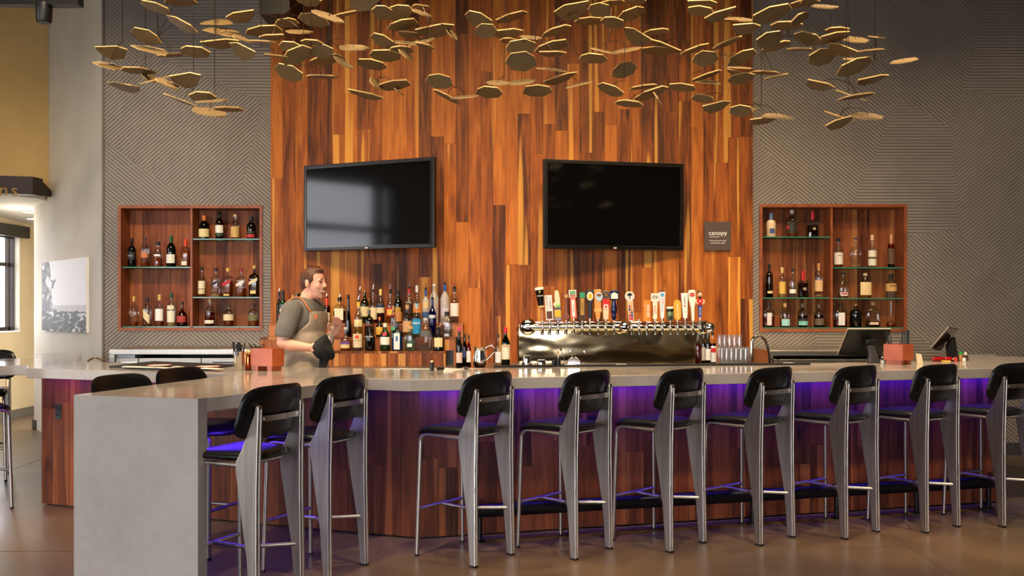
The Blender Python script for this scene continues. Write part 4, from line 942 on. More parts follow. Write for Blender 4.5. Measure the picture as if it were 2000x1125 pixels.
RB(1,1250,1410,430,'wide clear flask with horseshoe emblem and black cap', style='squat', sq=1, dep=.55, liq='clear', fill=.3, lab=(.04,.14,(200,206,222),.35), cap=(BK,.16))
RB(0,25,162,620,'round cognac bottle with purple and cream shield', style='cognac', liq='amber', fill=.46, lab=(.12,.28,(226,200,140),.6), lab2=(.28,.4,(106,72,140),.6), cap=((200,196,190),.1))
RB(0,185,297,560,'white rum bottle with cream label and red dot', style='std', liq='clear', fill=.5, lab=(.12,.6,(228,210,170),.85), lab2=(.43,.55,(214,70,40),.26), cap=((226,206,150),.14), txt=('BACARDI',.36,.06,(40,34,30)))
RB(0,330,450,620,'matt black bottle with white lettering', style='std', g='black', cap=(BK,.1), txt=('NELSON',.6,.1,(232,230,226)))
RB(0,515,637,570,'green gin bottle with white label and red seal', style='std', g='dkgreen', lab=(.22,.5,(236,232,220),.75), lab2=(.56,.66,(206,40,80),.3), cap=((222,220,196),.14))
RB(0,658,790,560,'pale blue square gin bottle with white label', style='box', sq=1, dep=.7, g='blue', liq='blue', fill=.5, lab=(.05,.62,(226,228,226),.55), lab2=(.34,.52,(70,110,170),.22), cap=((60,60,66),.08))
RB(0,815,945,610,'clear greenish square bottle with timber cap', style='box', sq=1, dep=.7, g='aqua', liq='clear', fill=.45, lab=(.16,.3,(226,226,220),.45), cap=((206,166,110),.1), capr=2.2)
RB(0,990,1150,510,'large clear shouldered bottle with grey etched badge', style='squat', dep=.7, liq='clear', fill=.12, lab=(.44,.62,(90,92,92),.5), cap=((200,200,196),.06))
RB(0,1160,1300,640,'black bottle with cream arrow label', style='std', g='black', lab=(.18,.6,(226,200,150),.5), cap=(BK,.08), pour=10)
def RL(x0, x1, yt, d, dy=0, **k):      # the end of the top step on the other side of the barman
    f = 4.892; Y = 9.175+dy; yb = 600+(HC-TZ[2])*F/Y
    bottle(500+x0/f, 500+x1/f, 510+yt/f, yb, Y, TZ[2]+.0006, d, group='bottles on the stepped riser', **k)
RL(196,248,305,'black bottle with yellow neck band at the end of the top step', style='std', g='black', lab=(.2,.5,(40,36,30),.8), cap=((40,36,30),.1), pour=9, dy=.04)
RL(214,296,280,'olive green bottle with red label behind the barman', style='wine', g='dkgreen', lab=(.1,.26,(190,34,40),.8), lab2=(.34,.44,(226,220,206),.3), cap=((44,44,40),.3), dy=-.04)
RL(328,372,325,'bottle with gold striped neck behind the barman', style='std', g='brown', cap=((206,170,90),.18))
RL(376,420,350,'small bottle with steel pourer behind the barman', style='std', g='green', cap=((60,60,60),.1), pour=9)
# ================================================================ BACK BAR UNITS
def cooler(px0, px1, pyt, Y, seams, label):
    xa, xb = (px0-1000)*Y/F, (px1-1000)*Y/F; zt = HC+(600-pyt)*Y/F
    o = thing('back_bar_cabinet', label, 'cabinet', ((xa+xb)/2, Y+.3, 0), world=True)
    Yb = 9.30 if xa > -2 else 9.32; z1, z2 = zt-.052, zt-.086
    MB().box(xa, xb, Y, Yb, z1, zt).obj('top_fascia', M_STAIN, o, bevel=.004)
    MB().box(xa, xa+.05, Y, Yb, .1, z1).obj('end_panel', M_STAIN, o); MB().box(xb-.05, xb, Y, Yb, .1, z1).obj('end_panel', M_STAIN, o)
    MB().box(xa+.05, xb-.05, Yb-.02, Yb, .1, z1).obj('back_panel', M_BLACK, o)
    MB().box(xa+.02, xb-.02, Y+.04, Yb, 0, .1).obj('plinth', M_BLACK, o)
    xs_ = [xa+.05]+[(s_-1000)*Y/F for s_ in seams]+[xb-.05]
    for a, b_ in zip(xs_, xs_[1:]):
        d = MB().box(a+.003, b_-.003, Y+.03, Y+.30, z2-.16, z2).obj('drawer', M_STAIN, o, bevel=.003)
        MB().box((a+b_)/2-.1, (a+b_)/2+.1, Y+.018, Y+.03, z2-.045, z2-.035).obj('pull', M_CHROME, d)
        e_ = MB().box(a+.003, b_-.003, Y+.03, Y+.05, .12, z2-.17).obj('door', M_STAIN, o, bevel=.003)
        MB().box((a+b_)/2-.1, (a+b_)/2+.1, Y+.016, Y+.03, z2-.24, z2-.225).obj('handle', M_CHROME, e_)
    return o
cooler(213, 488, 682, 8.6, (268, 391), 'long stainless steel back bar cabinet under the niche nearer the white wall')
cooler(1500, 1760, 684.5, 8.6, (1522, 1649), 'long stainless steel back bar cabinet under the niche by the pay terminals')
# the counter that carries riser and tap tower
bb = thing('back_counter', 'low walnut back counter carrying the bottle riser and tap tower', 'counter', (0, 8.8, 0), world=True)
MB().box(-2.43, 2.42, 8.42, 9.275, BCZ-.04, BCZ).obj('counter_top', M_STAIN, bb, bevel=.004)
MB().box(-2.41, 2.4, 8.5, 9.27, 0, BCZ-.041).obj('carcass', M_BLACK, bb)
plank_wall(Vector((-2.41, 8.48, 0)), Vector((2.4, 8.48, 0)), .2, bb, M_RISER, z0=.08, z1=BCZ-.042, lo=3, hi=4, name='front_board')

# ================================================================ TAP TOWER
TYY = 8.72; zt_ = HC+(600-638.5)*TYY/F
m = mat('mirror_steel_tinted', (196, 178, 140), .09, 1); nt, N, L, b = nodes(m)  # polished steel, its tint standing in for the brown room it reflects
tc = N.new('ShaderNodeTexCoord'); mp = N.new('ShaderNodeMapping'); mp.inputs['Scale'].default_value = (1.3, 1, 3.2); nz_ = N.new('ShaderNodeTexNoise'); nz_.inputs['Scale'].default_value = 1.6; nz_.inputs['Detail'].default_value = 1
bp = N.new('ShaderNodeBump'); bp.inputs['Strength'].default_value = .35; bp.inputs['Distance'].default_value = .03
L.new(tc.outputs['Object'], mp.inputs[0]); L.new(mp.outputs[0], nz_.inputs['Vector']); L.new(nz_.outputs[0], bp.inputs['Height']); L.new(bp.outputs[0], b.inputs['Normal'])
CHW = mat('warm_chrome', (206, 198, 184), .1, 1)
tx = lambda px, Y=TYY: (px-1000)*Y/F
tt = thing('tap_tower', 'polished steel tap tower with a long pipe and mirror backsplash', 'tap tower', (tx(1200), TYY, BCZ), world=True)
MB().box(tx(1014), tx(1390), TYY+.07, TYY+.085, BCZ+.001, zt_+.02).obj('backsplash', m, tt)
MB().box(tx(1010), tx(1394), TYY-.16, TYY+.07, BCZ+.001, BCZ+.022).obj('drip_tray', M_STAIN, tt, bevel=.004)
gr = MB()
for k in range(60): gr.box(tx(1018)+k*.0305, tx(1018)+k*.0305+.018, TYY-.145, TYY+.055, BCZ+.022, BCZ+.026)
gr.obj('drip_grate', M_CHROME, tt)
MB().tube([(tx(1010), TYY+.062, zt_), (tx(1012), TYY+.06, BCZ+.2), (tx(1013), TYY+.06, BCZ+.02)], .007, 8).obj('side_bead', M_CHROME, tt, 40)
MB().tube([(tx(1028), TYY, zt_), (tx(1376), TYY, zt_)], .038, 20).obj('pipe', CHW, tt, 40)
MB().tube([(tx(1046), TYY, zt_+.045), (tx(1372), TYY, zt_+.045)], .006, 8).obj('top_rail', M_CHROME, tt, 40)
for px, r in ((1031, .083), (1213, .072), (1374, .07)):
    Yc = TYY+.02 if px != 1213 else TYY+.06
    o = MB().lathe([(r*.3,-.055),(r*.75,-.05),(r,-.02),(r*.98,.01),(r*.6,.04),(r*.45,.09)], 24).obj('bell_flange', CHW, tt, 50)
    o.rotation_euler = (-PI/2, 0, 0); o.location = Vector((tx(px), Yc, zt_))-tt.location
MB().ball((tx(1384), TYY-.04, zt_-.005), .052, 20, 12).obj('ball_end', M_CHROME, tt, 60)
MB().ball((tx(1219), TYY-.02, zt_), .058, 20, 12).obj('ball_joint', M_CHROME, tt, 60)

def tap(px, label, build, lean=0):
    x = tx(px, TYY-.06); o = thing('beer_tap', label, 'beer tap', (x, TYY-.05, zt_), group='beer taps on the tower')
    f_ = MB().lathe([(.009,-.01),(.011,.0),(.011,.03),(.008,.035),(.012,.04),(.007,.05)], 12, (0,-.02,0)).obj('faucet', M_CHROME, o, 40)
    MB().tube([(0,.03,0), (0,-.02,.004), (0,-.035,-.02), (.001,-.045,-.075)], [.011,.012,.011,.008], 10).obj('spout', M_CHROME, f_, 50)
    if build:
        build(o, lean)
    return o
K = TYY/F                         # metres per photo pixel at the taps
def part(mb, name, m_, o, lean, **k):
    b_ = mb.obj(name, m_, o, **k); b_.location = (0, -.02, .045); b_.rotation_euler = (0, math.radians(lean), 0); return b_
def slab(w, h, t_=.018, z=0, w2=None, x=0):        # tapered flat handle, w at the bottom
    w2 = w if w2 is None else w2
    return MB().prism([(x-w/2, -t_/2, z), (x+w/2, -t_/2, z), (x+w2/2, -t_/2, z+h), (x-w2/2, -t_/2, z+h)], (0, t_, 0))
def fer(o, lean, h=.022): part(MB().lathe([(.007,-.006),(.0085,.004),(.006,h)], 10), 'ferrule', M_CHROME, o, lean, smooth=40)
def disc(r, z, t_=.016, sx=1, sz=1, y=0, n=20): return MB().prism([(math.cos(2*PI*k/n)*r*sx, y-t_/2, z+math.sin(2*PI*k/n)*r*sz) for k in range(n)][::-1], (0, t_, 0))
def tlab(s_, size, z, rgb, o, lean, y=-.0105, rot=0, x=0, sx=.8):
    t_ = text(s_, size, (0,0,0), pmat(rgb), o, sx=sx)
    a = math.radians(lean); off = Matrix.Rotation(a, 3, 'Y') @ Vector((x, y, z)); t_.location = Vector((0,-.02,.045))+off
    t_.rotation_euler = (Matrix.Rotation(a, 3, 'Y') @ Matrix.Rotation(rot, 3, 'Y') @ Matrix.Rotation(PI/2, 3, 'X')).to_euler()
    return t_
V = PI/2
def h1(o, l):
    fer(o, l); part(MB().lathe([(.011,.02),(.015,.06),(.013,.14)], 14), 'grip', pmat((196,132,92)), o, l, smooth=40)
    part(MB().lathe([(.03,.14),(.032,.155),(.03,.16)], 18), 'foot_ring', pmat((206,160,110)), o, l, smooth=40)
    part(MB().lathe([(.028,.16),(.03,.18),(.038,.27),(.043,.31)], 18), 'pint', mat('stout_black', (16,12,12), .12), o, l, smooth=40)
    part(MB().lathe([(.043,.31),(.044,.33),(.04,.336)], 18), 'foam_head', M_PAPER, o, l, smooth=40)
    tlab('Guinness', .02, .255, (236,226,200), o, l, y=-.04); part(disc(.009, .292, .004, y=-.043), 'harp_emblem', pmat((206,166,70)), o, l)
def h2(o, l):
    fer(o, l); part(slab(.07,.24,.02,.02), 'sign', pmat((236,230,222)), o, l, bevel=.002)
    part(slab(.052,.072,.004,.035), 'picture', pmat((96,52,34)), o, l).location.y -= .011
    tlab('4 HANDS', .032, .185, (80,30,30), o, l, rot=V, x=.014); tlab('BREWING CO', .026, .185, (80,30,30), o, l, rot=V, x=-.018)
def h3(o, l):
    fer(o, l); part(slab(.07,.125,.02,.015), 'sign', pmat((92,78,112)), o, l); q = part(slab(.06,.07,.003,.05), 'panel', pmat((232,180,50)), o, l); q.location.y -= .011
    tlab('HAZE', .028, .034, (240,236,240), o, l)
    part(MB().prism([(-.02,-.01,.14),(.03,-.01,.14),(.03,-.01,.22),(.02,-.01,.29),(.005,-.01,.31),(-.018,-.01,.3),(-.022,-.01,.24),(-.02,-.01,.2),(-.042,-.01,.175)], (0,.022,0)), 'fish', pmat((226,214,176)), o, l, bevel=.005)
    part(MB().prism([(-.018,-.012,.142),(.03,-.012,.142),(.022,-.012,.175),(.006,-.012,.16),(-.004,-.012,.18)], (0,.026,0)), 'weed', pmat((120,190,80)), o, l)
def h4(o, l):
    m_ = mat('carved_copper', (120,62,36), .35, .2); fer(o, l); part(disc(.032,.055,.026), 'wheel', m_, o, l, bevel=.004); part(slab(.03,.15,.02,.08), 'shaft', m_, o, l, bevel=.004)
    part(disc(.034,.25,.022,n=8), 'carved_head', m_, o, l, bevel=.004); q = part(disc(.018,.25,.004,n=6), 'star', pmat((216,150,60)), o, l); q.location.y -= .013
def h5(o, l):
    fer(o, l, .05); part(slab(.058,.2,.02,.04,.05), 'paddle', pmat((226,110,96)), o, l); q = part(slab(.026,.16,.004,.055), 'panel', pmat((240,232,226)), o, l); q.location.y -= .011
    part(slab(.072,.07,.02,.24), 'sign', pmat((228,222,206)), o, l); q = part(slab(.055,.04,.004,.262), 'picture', pmat((120,160,120)), o, l); q.location.y -= .011
    q = part(slab(.055,.012,.004,.247), 'stripe', pmat((200,80,50)), o, l); q.location.y -= .011
    tlab('HOPTINI', .022, .135, (60,150,60), o, l, rot=V, y=-.014)
def h6(o, l):
    fer(o, l); part(slab(.062,.275,.02,.015,.058), 'paddle', pmat((66,44,30)), o, l); q = part(slab(.034,.16,.004,.07), 'panel', pmat((176,134,52)), o, l); q.location.y -= .011
    q = part(slab(.05,.05,.004,.235), 'badge', pmat((40,150,104)), o, l); q.location.y -= .011
    tlab('HOPADELIC', .02, .15, (80,56,30), o, l, rot=V, y=-.014)
def h7(o, l):
    fer(o, l, .04); part(MB().prism([(-.02,-.012,.04),(.02,-.012,.04),(.02,-.012,.16),(.034,-.012,.22),(.036,-.012,.31),(-.036,-.012,.31),(-.034,-.012,.22),(-.02,-.012,.16)], (0,.024,0)), 'paddle', M_BLACK, o, l, bevel=.006)
    q = part(disc(.031,.25,.004,1,1.35), 'oval_badge', pmat((232,222,190)), o, l); q.location.y -= .013; q = part(disc(.02,.25,.004,1,1.2), 'emblem', pmat((206,176,40)), o, l); q.location.y -= .0155
def h8(o, l):
    w_ = mat('amber_timber', (212,146,70), .4); fer(o, l, .04); part(MB().prism([(-.018,-.012,.03),(.018,-.012,.03),(.03,-.012,.12),(.036,-.012,.31),(.02,-.012,.318),(-.036,-.012,.312),(-.03,-.012,.12)], (0,.024,0)), 'paddle', w_, o, l, bevel=.005)
    q = part(disc(.034,.245,.006,1,1.25), 'round_picture', pmat((176,196,216)), o, l); q.location.y -= .014; q.location.x += .012
    q = part(disc(.022,.26,.004,1,.6), 'landscape', pmat((120,84,60)), o, l); q.location.y -= .018; q.location.x += .012
    q = part(slab(.07,.035,.012,.1), 'cuff', pmat((220,166,96)), o, l); q.location.y -= .008
def h9(o, l):
    fer(o, l, .05); part(slab(.044,.19,.02,.03,.066), 'paddle', pmat((226,196,160)), o, l); q = part(slab(.066,.085,.004,.135,.066), 'red_panel', pmat((206,34,34)), o, l); q.location.y -= .011
    q = part(disc(.024,.15,.004), 'roundel', M_PAPER, o, l); q.location.y -= .0135; q = part(disc(.012,.15,.004), 'bicycle', pmat((190,40,40)), o, l); q.location.y -= .016
    part(disc(.038,.265,.02), 'disc', mat('pewter', (120,110,104), .3, .7), o, l, bevel=.003); q = part(disc(.03,.265,.004), 'disc_face', pmat((46,36,30)), o, l); q.location.y -= .011
    tlab('FAT', .02, .275, (226,160,70), o, l, y=-.0145); tlab('TIRE', .02, .255, (226,160,70), o, l, y=-.0145)
def h10(o, l):
    nv = mat('navy_gloss', (26,28,74), .15); fer(o, l); part(MB().lathe([(.012,.02),(.026,.05),(.02,.07),(.03,.1),(.03,.14),(.018,.2),(.022,.22)], 16), 'pump_grip', nv, o, l, smooth=40)
    part(MB().prism([(-.044,-.016,.215),(.046,-.016,.215),(.046,-.016,.28),(.03,-.016,.31),(-.03,-.016,.31),(-.044,-.016,.28)], (0,.032,0)), 'head', nv, o, l, bevel=.008)
    q = part(MB().prism([(-.03,-.004,.225),(.036,-.004,.225),(.034,-.004,.27),(.0,-.004,.288),(-.03,-.004,.27)], (0,.005,0)), 'badge', M_PAPER, o, l); q.location.y -= .018
def h11(o, l):
    fer(o, l); part(slab(.05,.19,.018,.015,.054), 'paddle', pmat((214,206,196)), o, l)
    cs = ((190,40,40),(226,150,60),(60,60,110),(220,180,120)); rr_ = random.Random(2)
    for i in range(6):
        for j in (-1, 1):
            q = part(slab(.017,.025,.003,.024+i*.029,x=j*.01), 'mosaic_tile', pmat(rr_.choice(cs)), o, l); q.location.y -= .0105
    part(disc(.046,.25,.018), 'disc', pmat((226,220,206)), o, l, bevel=.003); q = part(MB().prism([(-.004,0,.225),(.004,0,.225),(.003,0,.25),(.024,0,.258),(.02,0,.274),(0,0,.282),(-.02,0,.274),(-.024,0,.258),(-.003,0,.25)], (0,.003,0)), 'tree_emblem', M_BLACK, o, l); q.location.y -= .0125
def h12(o, l): part(MB().lathe([(.009,.0),(.011,.012),(.004,.03),(.006,.036),(.001,.042)], 10), 'finial', M_CHROME, o, l, smooth=40)
def h13(o, l):
    fer(o, l); part(slab(.066,.2,.02,.012), 'block', pmat((240,130,36)), o, l, bevel=.002); tlab('WAVES', .05, .11, (250,236,216), o, l, rot=V, x=.008, y=-.0115, sx=.75); tlab('4 HANDS', .014, .165, (250,236,216), o, l, rot=V, x=-.024, y=-.0115)
def h14(o, l):
    fer(o, l, .045); part(MB().prism([(-.022,-.01,.035),(.022,-.01,.035),(.017,-.01,.09),(.024,-.01,.2),(-.024,-.01,.2),(-.017,-.01,.09)], (0,.02,0)), 'paddle', pmat((232,220,200)), o, l, bevel=.003)
    part(slab(.08,.078,.022,.2), 'sign', pmat((226,220,204)), o, l, bevel=.002); tlab('IPA', .05, .238, (20,18,18), o, l, y=-.0125, sx=.8); tlab('Boulevard', .024, .12, (190,40,40), o, l, rot=V)
def h15(o, l):
    fer(o, l, .05); part(slab(.034,.25,.02,.04,.058), 'paddle', pmat((214,216,222)), o, l, bevel=.002); part(MB().prism([(-.029,-.01,.29),(.029,-.01,.29),(-.022,-.01,.318)], (0,.02,0)), 'slant_top', pmat((120,66,50)), o, l)
    q = part(MB().prism([(-.012,0,.25),(.016,0,.248),(.014,0,.265),(.01,0,.278),(-.016,0,.278)], (0,.003,0)), 'map_emblem', pmat((70,160,216)), o, l); q.location.y -= .013; tlab('Civil', .034, .2, (200,60,80), o, l, rot=V, x=.004); tlab('Life Brewing', .016, .14, (90,120,190), o, l, rot=V)
def h16(o, l):
    fer(o, l); part(MB().lathe([(.03,.015),(.034,.025),(.034,.115),(.03,.13)], 20), 'can', mat('can_green', (120,132,92), .3, .4), o, l, smooth=40); part(MB().lathe([(.0345,.102),(.0345,.118),(.03,.135)], 20), 'can_band', M_BLACK, o, l, smooth=40)
    part(MB().lathe([(.033,.13),(.034,.138),(.03,.15)], 20), 'foam_top', M_PAPER, o, l, smooth=40); q = part(disc(.02,.045,.004), 'roundel', pmat((30,30,28)), o, l); q.location.y -= .034
def h17(o, l):
    fer(o, l, .03); part(MB().prism([(-.012,-.01,.02),(.012,-.01,.02),(.034,-.01,.05),(.036,-.01,.18),(.03,-.01,.2),(.012,-.01,.215),(-.012,-.01,.215),(-.03,-.01,.2),(-.036,-.01,.18),(-.034,-.01,.05)], (0,.02,0)), 'paddle', pmat((234,160,50)), o, l, bevel=.003)
    tlab('MANGO CART', .022, .11, (250,240,220), o, l, rot=V, sx=1.0)
def h18(o, l):
    fer(o, l, .05); part(slab(.04,.24,.02,.04,.066), 'paddle', pmat((234,230,220)), o, l, bevel=.002); q = part(slab(.006,.24,.021,.04,.006,x=-.03), 'edge_strip', pmat((150,60,60)), o, l); q.rotation_euler = (0, math.radians(-3.4), 0)
    q = part(slab(.016,.012,.004,.15), 'red_bar', pmat((206,30,40)), o, l); q.location.y -= .011; tlab('VALENTI', .026, .21, (60,60,60), o, l, rot=V); tlab('pils', .02, .1, (150,150,150), o, l, rot=V)
def h19(o, l):
    fer(o, l); part(MB().prism([(-.012,-.012,.015),(.014,-.012,.015),(.018,-.012,.14),(.034,-.012,.21),(.034,-.012,.29),(.024,-.012,.31),(-.028,-.012,.31),(-.036,-.012,.29),(-.034,-.012,.22),(-.016,-.012,.13)], (0,.024,0)), 'paddle', pmat((232,224,206)), o, l, bevel=.007)
    q = part(disc(.024,.265,.004,1,.8), 'red_badge', pmat((186,40,40)), o, l); q.location.y -= .014; tlab('Stella', .014, .265, (240,230,210), o, l, y=-.0175)
def h20(o, l):
    fer(o, l, .05); part(slab(.024,.11,.022,.05,.044), 'grip', pmat((40,66,150)), o, l, bevel=.003); tlab('BUD LIGHT', .018, .105, (236,236,240), o, l, rot=V, y=-.0125)
    q = part(MB().lathe([(.02,.16),(.03,.18),(.034,.205),(.02,.226),(.012,.235)], 16, sy=.7), 'figurine_torso', pmat((196,30,36)), o, l, smooth=50); tlab('87', .022, .198, (240,236,230), o, l, y=-.026)
    for s in (-1, 1): part(MB().tube([(s*.032,0,.215),(s*.04,-.008,.19),(s*.018,-.024,.172)], [.011,.01,.008], 8), 'figurine_arm', pmat((214,166,136)), o, l, smooth=60)
    part(MB().ball((0,-.002,.262), .028, 14, 10, (.9,.95,1.2)), 'figurine_head', pmat((214,166,136)), o, l, smooth=60)
    part(MB().ball((0,.004,.275), .028, 14, 10, (.95,.95,.95)), 'figurine_hair', pmat((60,40,30)), o, l, smooth=60); part(MB().ball((0,-.012,.242), .018, 12, 8, (1,.95,.7)), 'figurine_beard', pmat((64,42,30)), o, l, smooth=60)
TAPS = [(1060, h1, -6, 'beer tap with a small stout pint on its handle'), (1074, h2, -4, 'beer tap with a white upright sign handle'), (1090, h3, -3, 'beer tap with a fish over a yellow and purple sign'),
 (1106, h4, -1, 'beer tap with a carved copper brown handle'), (1121, h5, -3, 'beer tap with a coral paddle and square picture sign'), (1137, h6, 0, 'beer tap with a dark brown paddle and green badge'), (1152, h7, 0, 'beer tap with a black paddle and yellow oval badge'),
 (1168, h8, -1, 'beer tap with an amber timber paddle and round picture'), (1183, h9, 0, 'beer tap with a red panel and pewter disc'), (1199, h10, 0, 'beer tap with a navy blue pump handle'), (1233, h11, -4, 'beer tap with a tree disc over coloured mosaic'),
 (1248, h12, 0, 'bare beer tap with only a small chrome finial'), (1263, h13, 0, 'beer tap with an orange block handle'), (1279, h14, 0, 'beer tap with a square sign reading IPA'), (1293, h15, 0, 'beer tap with a tall pale blue slant topped paddle'),
 (1309, h16, -2, 'beer tap with a small can as its handle'), (1323, h17, -1, 'beer tap with a rounded mango orange paddle'), (1338, h18, -2, 'beer tap with a white paddle and one red bar'), (1353, h19, -2, 'beer tap with a cream waisted paddle and red badge'),
 (1367, h20, -1, 'beer tap with a bobblehead figurine in a red jersey')]
for px, fn, ln, lb in TAPS: tap(px, lb, fn, ln)

# ================================================================ THINGS ON THE COUNTER
def at_ct(px, py): return P(px, py, CT)
def sc(py): return (CT*0+HC-CT)/(py-600.0)          # metres per pixel at a counter point
Z0 = CT+.0006
# rubber mat along the service edge
mt = tag(MB().prism([at_ct(966,718.5)+Vector((0,0,.0006)), at_ct(1583,712.6)+Vector((0,0,.0006)), at_ct(1582,711.2)+Vector((0,0,.0006)), at_ct(964,716.2)+Vector((0,0,.0006))], (0,0,.012)).obj('bar_mat', M_RUBBER), 'long black rubber bar mat along the service edge of the counter', 'mat')
MZ = CT+.0126+.0006
def mat_pt(px): t_ = (px-966)/(1583-966); p = (at_ct(965,717.3)*(1-t_)+at_ct(1582.5,711.9)*t_); Y = p.y; return Vector(((px-1000)*Y/F, Y, MZ))
def lath(name, label, cat, p, prof, m_, part_name='body', n=18, group=None):
    o = thing(name, label, cat, p, group=group); MB().lathe(prof, n).obj(part_name, m_, o, 40); return o
p = mat_pt(1029); lath('jigger', 'tall steel jigger upside down on the rubber mat', 'jigger', p, [(.036,0),(.037,.004),(.03,.066),(.028,.072)], M_CHROME)
p = mat_pt(1057); lath('jigger', 'short steel jigger upside down on the rubber mat', 'jigger', p, [(.035,0),(.036,.004),(.031,.036),(.029,.04)], M_CHROME)
o = thing('pourer_caddy', 'black caddy of pourers with one red tipped stick', 'caddy', mat_pt(1090)); MB().lathe([(.018,0),(.022,.05),(.018,.055)], 12).obj('cup', M_BLACK, o, 40); MB().lathe([(.014,0),(.016,.036)], 12, (-.032,0,0)).obj('small_cup', M_BLACK, o, 40)
MB().tube([(0,0,.05),(.001,0,.09)], .003, 6).obj('stick', M_PAPER, o); MB().lathe([(.004,.085),(.007,.095),(.005,.108)], 8).obj('red_tip', pmat((214,80,50)), o, 40)
for px, px2, py2, lb, tip in ((1107, 1095.5, 683, 'twisted steel bar spoon with a star shaped end', 'star'), (1121, 1115, 686, 'short steel bar spoon leaning on the strainer', 'bowl'), (1133, 1142, 687, 'steel bar spoon leaning towards the drip tray', 'bowl')):
    p = mat_pt(px); e = Q(px2, py2, p.y+.03); o = thing('bar_spoon', lb, 'spoon', p, world=True)
    MB().tube([p, e], .003, 6).obj('stem', M_CHROME, o)
    if tip == 'star': MB().ball(e, .011, 6, 4).obj('star_end', M_CHROME, o)
    else: MB().ball(e, .014, 10, 8, (.8,.4,1.3)).obj('bowl', M_CHROME, o, 60)
o = thing('strainer', 'round wire cocktail strainer standing on the mat', 'strainer', mat_pt(1121), group=None)
MB().tube([(math.cos(a)*.052, 0, math.sin(a)*.052+.004) for a in [PI*k/14 for k in range(15)]], .004, 6).obj('rim', M_STEEL, o, 50); MB().prism([(math.cos(a)*.05, .002, math.sin(a)*.05+.004) for a in [PI*k/14 for k in range(15)]], (0,.002,0)).obj('plate', M_CHROME, o)
MB().tube([(math.cos(a)*.014, 0, .066+math.sin(a)*.014) for a in [2*PI*k/12 for k in range(13)]], .003, 6).obj('finger_ring', M_CHROME, o, 50)
for px, py, w in ((1113, 717.3, 22), (1213, 716.2, 20), (1540, 712.2, 20)):
    p = mat_pt(px); p.z = MZ; tag(MB().box(p.x-.04, p.x+.04, p.y-.006, p.y+.006, p.z, p.z+.003).obj('bar_tag', M_PAPER), {1113: 'white card strip on the mat by the strainer', 1213: 'white card strip on the mat below the tap tower middle', 1540: 'white card strip at the bare end of the mat'}[px], 'card')
# small tools by the corner
p = at_ct(843.5, 724); s_ = sc(724); o = lath('muddler', 'dark little muddler with a pale tip standing on the counter', 'muddler', p+Vector((0,0,.0006)), [(.014,0),(.015,.01),(.012,.06)], M_BLACK); MB().ball((0,0,.064), .013, 10, 8, (1,1,.7)).obj('tip', pmat((226,190,140)), o, 60)
a, b_ = at_ct(867, 725.5), at_ct(905, 722); o = thing('bar_knife', 'paring knife with a white blade lying on the counter', 'knife', a+Vector((0,0,.0006)), world=True)
up3 = Vector((0,0,.0006)); MB().prism([at_ct(866,727.5)+up3, at_ct(885,727)+up3, at_ct(906,722.5)+up3, at_ct(866,719.6)+up3], (0,0,.006)).obj('blade', mat('white_blade', (240,232,220), .25), o); MB().tube([at_ct(867,723)+Vector((0,0,.013)), at_ct(854,723.5)+Vector((0,0,.012))], .011, 8).obj('handle', M_BLACK, o, 50)
p = at_ct(910.5, 721.5); tag(MB().box(p.x-.015, p.x+.015, p.y, p.y+.02, Z0, Z0+.02).obj('timer_box', pmat((50,40,34))), 'tiny black box on the counter by the wine bottles', 'box')
def CB(x0, x1, yt, pyb, d, **k):
    p = at_ct((x0+x1)/2, pyb); bottle(x0, x1, yt, pyb, p.y, Z0, d, group='bottles on the service edge of the counter', **k)
CB(891, 903, 648, 718.3, 'black wine bottle with pink pourer on the counter', style='wine', g='black', lab=(.14,.42,(228,190,170),.85), cap=((36,28,28),.1)); 
o = thing('flip_pourer', 'pink flip pourer in the black wine bottle', 'pourer', (0,0,0)); p = at_ct(897, 718.3); zz = Z0+(718.3-648)*p.y/F+.0004; o.location = (p.x, p.y, zz); MB().lathe([(.008,0),(.011,.012),(.014,.03),(.008,.034)], 10).obj('spout', pmat((226,70,120)), o, 40)
CB(902.5, 912.5, 652, 716.6, 'brown bottle with blue label behind the black wine bottle', style='std', g='brown', liq='dark', fill=.5, lab=(.3,.48,(60,80,130),.9), cap=((40,34,32),.12))
CB(911, 920, 654, 717.6, 'brown bottle with white label beside the steel pitcher', style='std', g='amber', liq='dark', fill=.3, lab=(.16,.5,(226,216,200),.85), cap=((40,34,32),.12))
CB(967, 979, 653, 715.8, 'clear bottle with white label and dark cap beside the steel pitcher', style='std', liq='pale', fill=.4, lab=(.12,.46,(232,230,226),.8), cap=((44,36,34),.1))
CB(979.5, 996, 639.5, 715.6, 'green necked bottle with cream label and red cap', style='wine', g='green', liq='gold', fill=.5, lab=(.18,.56,(228,206,150),.95), lab2=(.2,.5,(232,222,190),.7), cap=((206,24,36),.14), txt=('LUXARDO',.52,.05,(190,60,40)))
# steel pitcher
p = at_ct(937, 718); o = thing('pitcher', 'round steel water pitcher with curved handle on the counter', 'pitcher', p+Vector((0,0,.0006)))
k = p.y/F; MB().lathe([(10.5*k,0),(12*k,1.5*k),(13.4*k,13*k),(13*k,22*k),(10.5*k,32*k),(11.5*k,38*k),(12.3*k,40*k)], 24).obj('body', M_CHROME, o, 50)
MB().prism([(-8*k,-.02,34*k),(-8*k,.02,34*k),(-18*k,.006,41*k),(-18*k,-.006,41*k)], (0,0,.003)).obj('lip', M_CHROME, o)
MB().tube([(11*k,0,38*k),(17*k,0,42*k),(24*k,0,43*k),(28.5*k,0,38*k),(28*k,0,30*k),(20*k,0,21*k),(13*k,0,15*k)], .006, 8).obj('handle', M_CHROME, o, 50)
